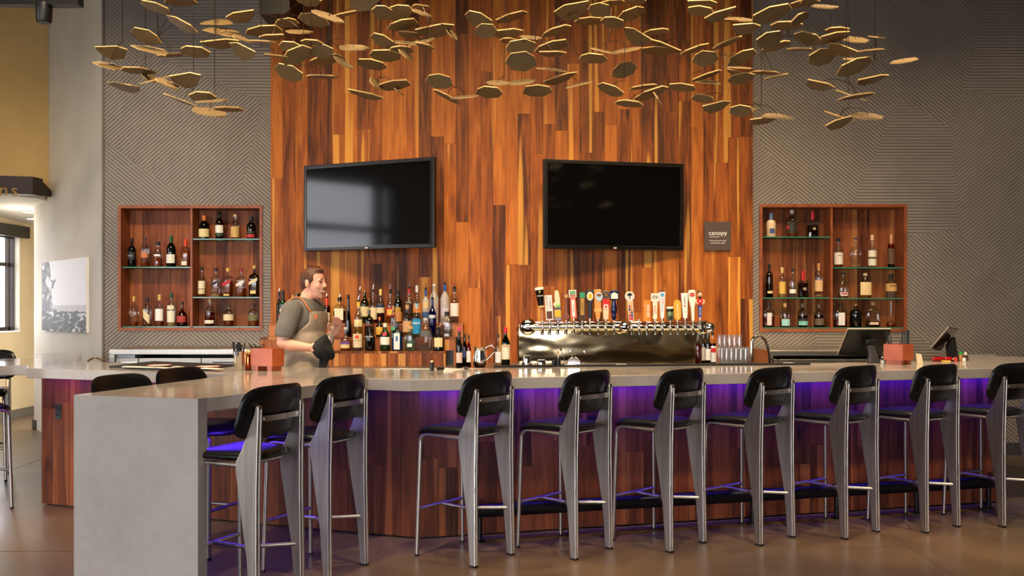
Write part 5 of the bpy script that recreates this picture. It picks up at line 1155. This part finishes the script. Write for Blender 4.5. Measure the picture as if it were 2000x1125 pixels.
# syrup bottles and glasses on the mat side
for x0, x1, yt, pb, d, lb in ((1357, 1369.5, 651, 711.3, 'dark red syrup bottle without label by the glasses', None), (1369, 1379, 646, 710.4, 'dark syrup bottle with cream strip label', (.1,.5,(214,196,176),.5)), (1377.5, 1388, 646, 711.2, 'dark syrup bottle with white front label', (.12,.46,(232,222,206),.8)), (1384.5, 1399, 648.5, 710.6, 'dark syrup bottle with red and white label and black cap', (.06,.56,(236,230,222),.6))):
    CB(x0, x1, yt, pb, d, style='std', g='clear', liq='red' if 'red syrup' in d else 'dark', fill=.64, lab=lb, lab2=(.36,.5,(206,30,36),.45) if 'and white label' in d else None, cap=(BK,.1) if 'black cap' in d else None, kind='syrup_bottle')
gm = glass('tumbler_glass', (246, 246, 244), .3, .05, .10)
def tumbler(px, pyb, r, h, label, z=None):
    p = at_ct(px, pyb); z = Z0 if z is None else z
    o = thing('tumbler', label, 'glass', (p.x, p.y, z), group='upturned glasses stacked by the syrups'); MB().lathe([(r,0),(r*1.01,.003),(r*.86,h*.95),(r*.8,h)], 16).obj('glass_wall', gm, o, 40); MB().lathe([(r*.96,.001),(r*.98,.004)], 16, caps=False).obj('rim', M_CHROME, o); return p
for r_, (pyb, x0_, n_) in enumerate(((709.5, 1410, 6), (707.5, 1405, 7))):
    for k in range(n_): 
        lab_ = 'upturned clear tumbler in the front row of glasses by the syrup bottles' if r_ == 0 else 'upturned clear tumbler in the back row of glasses under the stacked ones'
        tumbler(x0_+k*9.3, pyb, .0205, .125, lab_)
for k in range(5): tumbler(1406+k*9.6, 707.5, .0205, .1, 'clear tumbler stacked on top of the back row of glasses', z=Z0+.1256)
# faucet behind the counter
p = Q(1500, 712, 8.1); o = thing('sink_faucet', 'tall arched steel sink faucet behind the counter', 'faucet', (p.x, 8.1, .93), world=True)
k = 8.1/F; cx = lambda px: (px-1000)*k; cz = lambda py: HC+(600-py)*k
MB().tube([(cx(1505),8.1,.93),(cx(1503),8.1,cz(700)),(cx(1500),8.1,cz(680)),(cx(1494),8.1,cz(664)),(cx(1486),8.1,cz(657.5)),(cx(1478),8.1,cz(656.5)),(cx(1471),8.1,cz(660)),(cx(1468),8.1,cz(668)),(cx(1468.5),8.1,cz(705))], .013, 10).obj('arch', M_CHROME, o, 50)
MB().tube([(cx(1505),8.1,cz(700)),(cx(1509),8.1,cz(705)),(cx(1511),8.1,.93)], .01, 8).obj('side_pipe', M_CHROME, o, 50)
MB().lathe([(.05,-.001),(.05,.02),(.02,.03)], 16, (cx(1505), 8.1, .93)).obj('base', M_CHROME, o, 40)
sk = thing('bar_sink', 'stainless sink unit under the arched faucet', 'sink', (cx(1505), 8.1, 0), world=True)
MB().box(cx(1470)-.1, cx(1520), 7.95, 8.3, .75, .928).obj('basin', M_STAIN, sk); MB().box(cx(1470)-.05, cx(1470), 8.0, 8.25, 0, .75).obj('leg', M_STAIN, sk); MB().box(cx(1512), cx(1520), 8.0, 8.25, 0, .75).obj('leg', M_STAIN, sk)
# pay terminals
p = at_ct(1704, 709); o = thing('pay_terminal', 'large black touch screen terminal seen from behind on a curved stand', 'monitor', p+Vector((0,0,.0006)), world=True)
Y = p.y; q = [Q(1657,644,Y-.02), Q(1741,644,Y-.02), Q(1722,697,Y+.12), Q(1637,694,Y+.12)]
n_ = (q[1]-q[0]).cross(q[3]-q[0]).normalized()*.022
if n_.y < 0: n_ = -n_
MB().prism(q, n_).obj('screen_case', M_BLACK, o, bevel=.006); MB().tube([q[0]+n_*.6, q[1]+n_*.6], .006, 6).tube([q[0]+n_*.6, q[3]+n_*.6], .006, 6).obj('screen_rim', pmat((196,176,146), .4), o)
k = Y/F; zb_ = CT+.0006; xx = lambda px: (px-1000)*k; zz = lambda py: HC+(600-py)*k
MB().prism([(xx(1690),Y+.0,zz(674)),(xx(1704),Y+.0,zz(672)),(xx(1708),Y-.0,zz(688)),(xx(1717),Y-.0,zb_),(xx(1693),Y-.0,zb_),(xx(1694),Y,zz(690))], (0,-.05,0)).obj('stand', mat('stand_grey', (58,55,54), .4), o, bevel=.008)
p2 = Q(1697, 668, Y-.01); MB().box(p2.x-.04, p2.x+.04, Y-.06, Y+.03, p2.z-.012, p2.z+.02).obj('mount', M_BLACK, o, bevel=.006)
p = at_ct(1864, 706); Y = p.y; k = Y/F; o = thing('pay_terminal', 'smaller touch screen terminal tilted sideways beside the condiments', 'monitor', p+Vector((0,0,.0006)), world=True)
q = [Q(1819,681,Y-.1), Q(1836,686,Y+.08), Q(1874,642,Y+.08), Q(1855,639,Y-.1)]
n_ = (q[1]-q[0]).cross(q[3]-q[0]).normalized()*.02
if n_.dot(sum(q, Vector())/4-Vector((0,0,HC))) < 0: n_ = -n_
MB().prism(q, n_).obj('screen_case', mat('terminal_case', (74,64,58), .35), o, bevel=.004); f_ = -n_*.06
c_ = sum(q, Vector())/4; MB().prism([c_+(v-c_)*.93+f_ for v in q], f_).obj('screen', mat('terminal_screen', (40,28,26), .1), o)
MB().prism([(xx(1858)*k/k, Y, zz(664)) for _ in range(1)]+[Q(1866,658,Y), Q(1872,700,Y), Vector((Q(1874,706,Y).x, Y, CT+.0006)), Vector((Q(1855,706,Y).x, Y, CT+.0006)), Q(1852,676,Y)], (0,.05,0)).obj('stand', M_BLACK, o)
# straw and napkin caddies
def caddy(px, pyb, w, h, d, rz, label, straws, red):
    p = at_ct(px, pyb); o = thing('straw_caddy', label, 'caddy', p+Vector((0,0,.0006)), rz)
    m_ = noisy('cedar_timber', (168,78,36), (184,92,46), 10, .35); t_ = .008; fz = .035
    for x in (-1, 1): MB().box(x*w*.32-.022, x*w*.32+.022, -d*.4, d*.4, 0, fz).obj('foot', m_, o)
    MB().box(-w/2, w/2, -d/2, d/2, fz, fz+t_).obj('bottom', m_, o)
    for y in (-d/2, d/2-t_): MB().box(-w/2, w/2, y, y+t_, fz+t_, fz+h).obj('side_panel', m_, o, bevel=.001)
    for x in (-w/2, w/2-t_): MB().box(x, x+t_, -d/2+t_, d/2-t_, fz+t_, fz+h).obj('end_panel', m_, o)
    MB().box(-.002, .002, -d/2+t_, d/2-t_, fz+t_, fz+h*.9).obj('partition', m_, o)
    return o, p, fz, t_
o, p, fz, t_ = caddy(522, 724, .205, .125, .12, math.radians(-28), 'orange timber caddy with napkins beside the straw cup', 0, 1)
rs = random.Random(9)
for k in range(9):
    s_ = tag(MB().tube([(0,0,0), (rs.uniform(-.03,.03), rs.uniform(-.02,.02), .012), (rs.uniform(-.05,.05), rs.uniform(-.03,.03), .03)], .0035, 6).obj('cocktail_pick', M_BLACK), 'black plastic cocktail pick heaped in the orange napkin caddy', 'pick', 'cocktail picks in the caddy')
    s_.location = p+Vector((-.05+rs.uniform(-.04,.04), rs.uniform(-.02,.02), fz+.105+k*.003))
napk = tag(MB().box(-.085, .085, -.04, .04, 0, .085).obj('napkin_stack', M_PAPER), 'stack of white napkins sunk inside the orange timber caddy', 'napkins'); napk.location = p+Vector((0,0,fz+t_+.001)); napk.rotation_euler = (0,0,math.radians(-28)); napk.scale = (1,1,.9)
o, p, fz, t_ = caddy(1755, 711.5, .19, .125, .155, math.radians(42), 'orange timber caddy of black straws by the pay terminals', 0, 1)
for k, (dx, ln, tl, tx_) in enumerate(((-.07,.2,-.05,0), (-.06,.19,-.07,0), (-.052,.18,-.04,.0), (-.015,.19,.05,0), (.075,.2,0,0), (.082,.205,.004,0), (.09,.2,.01,0), (.096,.2,.012,0), (.1,.205,.012,0), (.066,.2,-.01,0))):
    s_ = tag(MB().tube([(0,0,0), (tl*.9, 0, ln)], .0042, 8).obj('drinking_straw', M_BLACK), 'black drinking straw standing in the orange caddy by the terminals', 'straw', 'straws in the caddy by the terminals'); s_.location = p+Vector((dx*.7, rs.uniform(-.02,.02), fz+t_+.001+.02))
p = at_ct(466.5, 724); k = p.y/F; o = thing('steel_cup', 'polished steel cup full of black straws on the peninsula', 'cup', p+Vector((0,0,.0006)))
MB().lathe([(8*k,0),(8.6*k,1*k),(11*k,37*k),(11.2*k,38*k),(10.6*k,37*k),(8*k,2*k)], 24).obj('body', M_CHROME, o, 50)
for j in range(16):
    a = rs.uniform(-1,1); b2 = rs.uniform(-.6,.6); hh = rs.uniform(50, 57)
    s_ = tag(MB().tube([(a*4*k,b2*4*k,4*k), (a*13*k, b2*8*k, hh*k)], .0042, 8).obj('drinking_straw', M_BLACK), 'black drinking straw fanned out in the polished steel cup', 'straw', 'straws in the steel cup'); s_.location = p+Vector((0,0,.0006))
p = at_ct(485, 722.5); k = p.y/F; o = thing('copper_mug', 'shiny copper mug filled with yellow sugar sticks', 'mug', p+Vector((0,0,.0006)))
MB().lathe([(5*k,0),(7*k,2*k),(8.2*k,12*k),(7.8*k,24*k),(6.6*k,30*k)], 20).obj('body', mat('copper', (214,120,66), .12, 1), o, 50)
mb = MB()
for j in range(26): mb.ball((rs.uniform(-5,5)*k, rs.uniform(-5,5)*k, rs.uniform(30,37)*k), 1.6*k, 6, 4)
tag(mb.obj('sugar_heap', pmat((216,180,90)), o, 60), kind='stuff')
# service mat with plates
sm = tag(MB().prism([at_ct(213,718)+up3, at_ct(306,722.6)+up3, at_ct(404,723.3)+up3, at_ct(459,714.5)+up3, at_ct(300,708.2)+up3], (0,0,.012)).obj('service_mat', noisy('ribbed_rubber', (16,15,15), (30,28,27), 60, .6)), 'black ribbed service mat lying on the left arm of the counter', 'mat')
for i, (a, b_, py, lb) in enumerate(((288, 335, 713.4, 'oval white plate with a red rim on the service mat, nearer the steel cabinet'), (383, 430, 715.7, 'oval white plate with a red rim on the service mat, nearer the straw cup'))):
    c_ = P((a+b_)/2, py, CT+.02); r = (b_-a)/2*c_.y/F; o = thing('plate', lb, 'plate', (c_.x, c_.y, CT+.0132), group='plates on the service mat')
    MB().lathe([(r*.8,0),(r,.008),(r*.97,.009),(r*.8,.003)], 24, sy=1.0).obj('rim', pmat((196,70,60)), o, 40); MB().lathe([(r*.82,.0035),(r*.9,.0075)], 24).obj('well', M_PAPER, o, 40)
for i, (a, b_, py) in enumerate(((238, 300, 716.2), (300, 332, 717.6), (335, 352, 716.2), (392, 428, 719.2))):
    u, v = P(a, py-.8, CT+.02), P(b_, py+.8, CT+.02); tag(MB().obox(Vector((u.x, u.y, CT+.0132)), Vector((v.x-u.x, v.y-u.y, 0)), (.02,.05,0), (0,0,.006)).obj('menu_card', pmat((232,222,196))), f'cream card lying on the black service mat, {["longest of them","under the first plate","shortest of them","under the second plate"][i]}', 'card', 'cards on the service mat')
p = Q(247, 706, 8.68); zc = HC+(600-682)*8.6/F-.086; tag(MB().box(p.x-.09, p.x+.09, 8.66, 8.86, zc+.001, zc+.03).obj('paper_box', pmat((206,214,216))), 'pale paper box in the gap of the steel cabinet', 'box')
# condiments at the end of the counter
p = at_ct(1724, 710.8); o = thing('salt_shaker', 'clear glass salt shaker beside the terminal stand', 'shaker', p+Vector((0,0,.0006))); MB().lathe([(.02,0),(.021,.035),(.014,.048)], 12).obj('glass_jar', glass('clear_glass', (246,248,246), .11), o, 40); MB().lathe([(.014,.046),(.015,.05),(.008,.066)], 12).obj('cap', M_CHROME, o, 40); MB().lathe([(.018,.002),(.018,.03)], 12).obj('salt', M_PAPER, o)
p = at_ct(1794, 709.5); o = thing('napkin_fan', 'cream paper napkins folded upright beside the straw caddy', 'napkins', p+Vector((0,0,.0006)))
for j in range(4): MB().prism([(-.02+j*.004, -.02+j*.013, 0), (.028+j*.004, -.02+j*.013, 0), (.02+j*.004, -.02+j*.013, .05), (.012+j*.004, -.02+j*.013, .075), (-.028+j*.004, -.02+j*.013, .08)], (0,.003,0)).obj('napkin', M_CREAM, o)
for px, ln, lb in ((1832.5, .1, 'red ketchup bottle lying on its side, larger one'), (1852, .07, 'red ketchup bottle lying on its side, smaller one')):
    p = at_ct(px, 706); o = thing('ketchup_bottle', lb, 'bottle', p+Vector((0,0,.0006)), group='lying ketchup bottles'); r = .02
    c_ = MB().lathe([(r*.8,-ln/2),(r,-ln*.42),(r,ln*.25),(r*.6,ln*.4),(r*.4,ln*.5)], 14).obj('body', mat('ketchup_red', (178,22,24), .2), o, 50); c_.rotation_euler = (0, PI/2, 0); c_.location = (0,0,r)
    c_ = MB().lathe([(r*.42,0),(r*.42,.012)], 10).obj('cap', M_PAPER, o); c_.rotation_euler = (0, PI/2, 0); c_.location = (ln*.5-.001,0,r)
p = at_ct(1847, 707.5); o = thing('sponge', 'yellow sponge in front of the ketchup bottles', 'sponge', p+Vector((0,0,.0006))); MB().box(-.034,.034,-.02,.01,0,.01).obj('foam', noisy('sponge_yellow', (226,186,80), (240,206,110), 90, .9), o, bevel=.004)
MB().box(-.034,.034,-.02,.01,.0102,.014).obj('scouring_pad', pmat((214,180,70)), o)
for px, pb, h, c0_, c1_, lb in ((1866.5, 706.5, .042, (190,60,40), (206,30,40), 'small hot sauce bottle with red cap'), (1876, 705.6, .088, (176,120,70), (20,160,60), 'sauce bottle with green nozzle cap'), (1885.5, 705.2, .08, (70,46,34), (232,222,206), 'small dark sauce bottle with cream cap'), (1883, 706.6, .036, (226,222,216), (226,222,216), 'tiny white salt pot by the sauce bottles')):
    p = at_ct(px, pb); o = thing('sauce_bottle', lb, 'bottle', p+Vector((0,0,.0006)), group='sauces at the counter end'); MB().lathe([(.015,0),(.016,.004),(.016,h*.55),(.01,h*.68)], 12).obj('body', pmat(c0_, .25), o, 40)
    MB().lathe([(.013,h*.62),(.014,h*.66),(.013,h*.84),(.004,h*.88),(.003,h)], 12).obj('cap', pmat(c1_, .4), o, 40)
# hoop backed chair behind the left arm of the counter
p = Q(186, 703, 8.45); o = thing('hoop_chair', 'high chair with a brown woven hoop back behind the counter arm', 'chair', (p.x, 8.45, 0))
m_ = noisy('woven_cane', (70,44,26), (150,104,60), 70, .5); zt = HC+(600-699)*8.45/F
MB().tube([(math.cos(a)*.085, 0, zt-.085+math.sin(a)*.085) for a in [PI*k/16 for k in range(17)]], .008, 8).obj('hoop_back', m_, o, 50)
MB().lathe([(.13,.72),(.14,.74),(.13,.76)], 20, (0,-.12,0)).obj('seat', m_, o, 40)
for s in (-1, 1):
    MB().tube([(s*.085,0,zt-.085), (s*.08,-.02,.74)], .008, 8).obj('back_post', m_, o); MB().tube([(s*.08,-.04,.73),(s*.12,.0,0)], .012, 8).obj('leg', m_, o); MB().tube([(s*.08,-.18,.73),(s*.12,-.24,0)], .012, 8).obj('leg', m_, o)
# ================================================================ THE BARMAN
BY = 7.12; BS = BY/F
def B(px, py, dy=0.0): return Vector(((px-1000)*BS, BY+dy, HC+(600-py)*BS))
man = thing('person', 'barman in grey polo shirt and beige apron drying a wine glass', 'person', (B(598,600).x, BY, 0), world=True)
def cap_(mb, a, b_, ra, rb, n=12):
    """tapered capsule"""
    a, b_ = Vector(a), Vector(b_); d = b_-a; L_ = d.length; d = d/L_
    path = []; rr_ = []
    for k in range(5): t_ = PI/2*k/4; path.append(a-d*ra*math.cos(t_)); rr_.append(max(.0005, ra*math.sin(t_)))
    for k in range(5): t_ = PI/2*(4-k)/4; path.append(b_+d*rb*math.cos(t_)); rr_.append(max(.0005, rb*math.sin(t_)))
    mb.tube(path, rr_, n)
def chain(mb, pts, rs_):
    for i in range(len(pts)-1): cap_(mb, pts[i], pts[i+1], rs_[i], rs_[i+1])
def fuse(mb, name, m_, parent, voxel, smooth=4, keep=None):
    """join overlapping volumes into one skin"""
    me = bpy.data.meshes.new(name); me.from_pydata([tuple(v) for v in mb.v], [], mb.f)
    ob = bpy.data.objects.new(name, me); COL.objects.link(ob)
    r = ob.modifiers.new('r', 'REMESH'); r.mode = 'VOXEL'; r.voxel_size = voxel
    s_ = ob.modifiers.new('s', 'SMOOTH'); s_.factor = .5; s_.iterations = smooth
    dg = bpy.context.evaluated_depsgraph_get(); dg.update()
    m2 = bpy.data.meshes.new_from_object(ob.evaluated_get(dg)); bpy.data.objects.remove(ob); bpy.data.meshes.remove(me)
    m2.name = name
    if keep:
        bm = bmesh.new(); bm.from_mesh(m2); bmesh.ops.delete(bm, geom=[v for v in bm.verts if not keep(v.co)], context='VERTS')
        for _ in range(14):        # even out the cut edge
            nb = {v: [e.other_vert(v) for e in v.link_edges if e.is_boundary] for v in bm.verts if v.is_boundary}
            mv = {v: (v.co+sum((q.co for q in n), Vector()))/(1+len(n)) for v, n in nb.items() if n}
            for v, c_ in mv.items(): v.co = c_
        bmesh.ops.smooth_vert(bm, verts=[v for v in bm.verts if not v.is_boundary], factor=.5)
        bm.to_mesh(m2); bm.free()
    m2.materials.clear(); m2.materials.append(m_); m2.shade_smooth()
    o = bpy.data.objects.new(name, m2); COL.objects.link(o); o.parent = parent; o.location = -parent.location
    return o
SKIN = mat('skin', (226, 166, 138), .45, **{'Subsurface Weight': .08})
b0 = MB()
# head turned three quarters towards the camera
FW = Vector((math.cos(math.radians(22)), -math.sin(math.radians(22)), 0)); SD = Vector((-math.sin(math.radians(22)), -math.cos(math.radians(22)), 0))   # SD: his right side, to the camera
HCn = B(612.0, 551)
def hd(f_, s_, u_): return HCn+FW*f_+SD*s_+Vector((0,0,u_))
def ell(mb, c, rf, rs_, ru, n=18, m_=12):
    vs = []
    for i in range(m_+1):
        t_ = PI*i/m_
        for k in range(n):
            p_ = 2*PI*k/n; r_ = max(.001, math.sin(t_)); vs.append(Vector(c)+FW*(rf*r_*math.cos(p_))+SD*(rs_*r_*math.sin(p_))+Vector((0,0,-ru*math.cos(t_))))
    mb.add(vs, [(i*n+k, i*n+(k+1) % n, (i+1)*n+(k+1) % n, (i+1)*n+k) for i in range(m_) for k in range(n)])
ell(b0, hd(-.004,0,.025), .094, .076, .088)            # cranium
ell(b0, hd(.036,0,-.03), .066, .064, .088)             # face
ell(b0, hd(.036,0,-.086), .052, .050, .046)            # jaw
ell(b0, hd(.066,0,-.112), .022, .026, .019)            # chin
for s in (-1, 1):
    ell(b0, hd(.068,s*.036,-.036), .024, .026, .026)   # cheeks
    ell(b0, hd(.088,s*.03,.012), .012, .030, .010)     # brows
    ell(b0, hd(-.006,s*.078,-.014), .018, .009, .032)  # ears
    ell(b0, hd(.104,s*.013,-.036), .010, .009, .008)   # nostrils
chain(b0, [hd(.092,0,.008), hd(.104,0,-.014), hd(.113,0,-.031)], [.009,.0105,.0125])
ell(b0, hd(.085,0,-.062), .012, .03, .009); ell(b0, hd(.080,0,-.088), .013, .026, .010)      # lips
chain(b0, [hd(-.03,0,-.07), B(598,588,0), B(597,604,0)], [.058,.06,.075])                   # neck
# trunk, legs
ell(b0, B(597,625), .118, .19, .17); ell(b0, B(597,672), .125, .165, .2); ell(b0, B(596,712), .12, .165, .16)
for s in (-1, 1):
    hp = B(596, 725)-SD*0+Vector((0, s*.09, 0)); kn = Vector((hp.x+.02, hp.y, .50)); an_ = Vector((hp.x-.02, hp.y, .09))
    chain(b0, [hp, kn, an_], [.095,.062,.045]); cap_(b0, an_+Vector((0,0,-.045)), an_+Vector((.15,-.02,-.05)), .042, .038)
# near arm: upper arm down, forearm forward
SHn, ELn, WRn = B(581,606,-.185), B(568,667,-.255), B(618,676,-.24)
chain(b0, [SHn, B(573,640,-.235), ELn], [.066,.053,.045]); chain(b0, [ELn, B(584,672,-.255), WRn], [.046,.046,.030])
# far arm
SHf, ELf, WRf = B(606,604,.185), B(622,655,.2), B(652,655,-.02)
chain(b0, [SHf, ELf, WRf], [.062,.045,.028])
def hand(mb, w, fwd, across, up, curl, s=1.0, thumb=1):
    """palm and five fingers; fwd along the hand, across to the little finger, up from the palm's inside"""
    fwd, across, up = fwd.normalized(), across.normalized(), up.normalized()
    pc = w+fwd*.05*s
    for k in range(4): cap_(mb, w+across*(-.02+.0135*k)*s, w+fwd*.078*s+across*(-.030+.0195*k)*s, .015*s, .0115*s, 8)
    for k, ln in enumerate((.072,.08,.074,.058)):
        b_ = w+fwd*.085*s+across*(-.031+.0205*k)*s; d = fwd; p_ = b_; pts = [b_]
        for j, sh in enumerate((.45,.32,.27)):
            a = curl*(j+1); dv = fwd*math.cos(a)+up*math.sin(a); p_ = p_+dv*ln*sh*s; pts.append(p_)
        chain(mb, pts, [.0095*s,.009*s,.0083*s,.0072*s])
    t0 = w+fwd*.025*s-across*.024*s; t1 = t0+(fwd*.5-across*.75*thumb+up*.35)*.042*s; t2 = t1+(fwd*.75-across*.1+up*.5)*.032*s; t3 = t2+(fwd*.7+across*.25+up*.4)*.024*s
    chain(mb, [t0,t1,t2,t3], [.014*s,.0115*s,.0098*s,.008*s])
hand(b0, WRf+Vector((.012,-.01,.012)), Vector((.32,-.35,.9)), Vector((.75,.3,-.15)), Vector((-.1,-1,.1)), .40, 1.0)     # holds the stem
hand(b0, WRn+Vector((.02,0,0)), Vector((1,.05,.12)), Vector((0,-.4,-1)), Vector((0,1,-.2)), .45, 1.0)          # inside the towel
body = fuse(b0, 'body', SKIN, man, .0058, 3)
# eyes, brows, mouth
eyem = mat('eye_dark', (40, 26, 22), .2); brow = mat('brow_hair', (62, 38, 26), .7)
for s, nm in ((1, 'eye'), (-1, 'eye')):
    e = MB(); ell(e, hd(.0905,s*.032,-.0035), .010, .0125, .0042, 10, 6); e.obj(nm, eyem, man, 60)
    e = MB(); chain(e, [hd(.0985,s*.014,.021), hd(.0985,s*.03,.023), hd(.085,s*.05,.013)], [.003,.0036,.002]); e.obj('eyebrow', brow, man, 60)
e = MB(); chain(e, [hd(.084,.034,-.068), hd(.0945,.018,-.0755), hd(.0975,0,-.077), hd(.0945,-.018,-.0755), hd(.084,-.034,-.068)], [.003,.0062,.0068,.0062,.003]); e.obj('teeth', mat('teeth', (240,232,222), .3), man, 60)
e = MB(); chain(e, [hd(.080,.037,-.066), hd(.0955,.018,-.067), hd(.099,0,-.068), hd(.0955,-.018,-.067), hd(.080,-.037,-.066)], [.002,.0026,.0028,.0026,.002])
chain(e, [hd(.080,.037,-.067), hd(.093,.018,-.086), hd(.096,0,-.088), hd(.093,-.018,-.086), hd(.080,-.037,-.067)], [.002,.003,.0034,.003,.002]); e.obj('lips', mat('lips', (190,104,92), .45), man, 60)
# hair
h = MB(); ell(h, hd(-.008,0,.042), .096, .081, .078); ell(h, hd(-.052,0,.008), .056, .075, .088); ell(h, hd(.036,-.004,.092), .046, .056, .020); ell(h, hd(-.062,0,-.05), .036, .058, .045)
for s in (-1, 1): ell(h, hd(.012,s*.066,.036), .036, .017, .042); cap_(h, hd(.014,s*.073,.02), hd(.016,s*.071,-.016), .010, .006)
def hairline(co):
    d = Vector(co)-HCn; f_, s_, u_ = d.dot(FW), abs(d.dot(SD)), d.z
    if f_ > .045 and u_ < .066: return False
    if s_ < .05 and f_ > .02 and u_ < .05: return False
    return True
fuse(h, 'hair', noisy('brown_hair', (64,34,20), (98,56,30), 60, .6, stretch=(1,1,.3)), man, .006, 2, hairline)
# polo shirt
POLO = noisy('grey_polo', (94, 89, 84), (108, 102, 96), 5, .85, bump=.15)
s_ = MB(); ell(s_, B(597,625), .138, .205, .185); ell(s_, B(597,668), .142, .182, .2); ell(s_, B(596,705), .138, .18, .15)
cap_(s_, B(585,608,-.15), B(606,606,.15), .072, .072); cap_(s_, B(596,605,-.05), B(598,605,.05), .075, .075)
chain(s_, [B(581,607,-.175), B(573,640,-.238), B(571,652,-.248)], [.086,.078,.074]); chain(s_, [SHf, B(613,632,.2)], [.08,.068])
def shirtkeep(co):
    px, py = 1000+co.x/BS, 600-(co.z-HC)/BS
    if co.y < BY-.155 and px < 602 and py > 656+(px-556)*.08 and co.y < BY-.19: return False
    return py < 742
shirt = fuse(s_, 'polo_shirt', POLO, man, .009, 6, shirtkeep)
c = MB(); cc = B(600.5, 587); n = 22; rings = []     # collar: folded band that opens at the throat
for rad, dz, tl in ((.074, .004, .050), (.084, .014, .052), (.104, -.024, .060), (.122, -.050, .066)):
    rings.append([cc+FW*(math.cos(t_)*rad*1.02)+SD*(math.sin(t_)*rad)+Vector((0,0,dz-tl*math.cos(t_))) for t_ in [math.radians(16+328*k/n) for k in range(n+1)]])
vs = [q for r_ in rings for q in r_]; k_ = n+1
c.add(vs, [(j*k_+i, j*k_+i+1, (j+1)*k_+i+1, (j+1)*k_+i) for j in range(3) for i in range(n)])
co_ = c.obj('collar', noisy('dark_collar', (70, 68, 66), (80, 77, 74), 5, .85), man, 60); so = co_.modifiers.new('s', 'SOLIDIFY'); so.thickness = .008; sd = co_.modifiers.new('d', 'SUBSURF'); sd.levels = 2; sd.render_levels = 2
# trousers and shoes
t_ = MB()
for s in (-1, 1):
    hp = B(596, 722)+Vector((0, s*.09, 0)); chain(t_, [hp, Vector((hp.x+.02, hp.y, .5)), Vector((hp.x-.02, hp.y, .1))], [.115,.08,.068])
ell(t_, B(596,715), .135, .18, .13); fuse(t_, 'trousers', mat('dark_denim', (44,48,60), .9), man, .012, 4)
for s in (-1, 1):
    e = MB(); a_ = Vector((B(596,722).x-.03, BY+s*.09, .052)); cap_(e, a_, a_+Vector((.16,-.02,-.004)), .05, .047); e.obj('shoe', M_BLACK, man, 60)
# apron: bib and skirt over the shirt
APR = noisy('beige_apron', (158, 142, 120), (170, 154, 132), 9, .9, bump=.2)
a_ = MB(); ell(a_, B(597,625), .150, .214, .19); ell(a_, B(597,668), .155, .192, .2); ell(a_, B(596,710), .152, .192, .16); cap_(a_, B(598,715,-.06), B(598,800,-.06), .165, .165); cap_(a_, B(598,715,.06), B(598,800,.06), .165, .165)
def apronkeep(co):
    px, py = 1000+co.x/BS, 600-(co.z-HC)/BS
    if py < 607 or py > 800: return False
    if py < 628: return px > 612+.15*(py-607)*0+ (0 if co.y < BY else 6)
    if py < 672: return px > 613-(py-628)*1.15
    return px > 558
ap = fuse(a_, 'apron', APR, man, .010, 5, apronkeep); so = ap.modifiers.new('s', 'SOLIDIFY'); so.thickness = .005; so.offset = 1
LEA = mat('tan_leather_strap', (186, 104, 46), .5)
def strap(pts, y0):
    MB().tube([B(x, y, d) for x, y, d in pts], .006, 8).obj('apron_strap', LEA, man, 60)
strap([(616,611,-.135),(611,603,-.145),(603,592,-.13),(594,583,-.105),(586,580.5,-.09),(576,583,-.09),(566,591,-.11),(557,602,-.12)], 0)
strap([(630,611,.08),(622,600,.1),(610,588,.11),(596,581,.1),(582,582,.09),(570,590,.08)], 0)
p_ = B(625.5, 618, -.13); MB().obox(p_+Vector((-.012,-.03,-.018)), (.022,.006,0), (0,.006,0), (0,0,.036)).obj('apron_patch', LEA, man)
for x in (616, 630): MB().ball(B(x, 612, -.142 if x == 616 else .06), .005, 8, 6).obj('rivet', M_BLACK, man)
# black towel draped over the near hand
tw_ = MB(); rim = [(616,676),(624,668),(633,662),(641,655),(648,650.5),(653,657),(657,668),(661,680),(665.5,687.5),(663,699),(654,699.5),(645,697),(636,700),(629,693),(622,685)]
cn = B(640, 676, -.29); n = len(rim); rings = [[cn]*n]
for j, f_ in enumerate((.35,.65,.88,1.0)):
    ring = []
    for i, (x, y) in enumerate(rim):
        px = 640+(x-640)*f_; py = 676+(y-676)*f_; wv = math.sin(i*2.3)*.012*f_
        ring.append(B(px, py, -.29+.075*f_**2.2+wv))
    rings.append(ring)
vs = [cn]+[p for r_ in rings[1:] for p in r_]; fs = [(0, 1+i, 1+(i+1) % n) for i in range(n)]
for j in range(3): fs += [(1+j*n+i, 1+(j+1)*n+i, 1+(j+1)*n+(i+1) % n, 1+j*n+(i+1) % n) for i in range(n)]
t2 = thing('bar_towel', 'black bar towel draped over the barman\'s hand', 'towel', cn, world=True)
to = tw_.add(vs, fs).obj('cloth', noisy('black_towel', (16,16,15), (30,29,27), 20, .95, bump=.3), t2, 80); so = to.modifiers.new('s', 'SOLIDIFY'); so.thickness = .006; sd = to.modifiers.new('d', 'SUBSURF'); sd.levels = 2; sd.render_levels = 2
e = MB(); rim2 = [(637,692),(648,690),(656,695),(647,716),(634,717)]; e.prism([B(x, y, -.235) for x, y in rim2], (0,.03,0)); e.obj('towel_tail', MATS['black_towel'], t2, bevel=.008)
# wine glass held upside down
wg = thing('wine_glass', 'clear stemmed glass held upside down by the barman', 'glass', B(656,640,-.1), world=True)
gm2 = glass('tumbler_glass'); ax = (B(650,672,-.2)-B(657,634,-.12)); A_ = B(657,634,-.12); L_ = ax.length; ax.normalize()
def ring_t(prof, nm):
    mb = MB(); mb.tube([A_+ax*d for r, d in prof], [r for r, d in prof], 16, False); return mb.obj(nm, gm2, wg, 60)
ring_t([(.034,0),(.033,.003),(.006,.008)], 'foot'); ring_t([(.006,.008),(.0045,.03),(.0045,.07),(.007,.078)], 'stem'); ring_t([(.007,.078),(.028,.095),(.039,.125),(.04,.15),(.033,.19)], 'bowl')
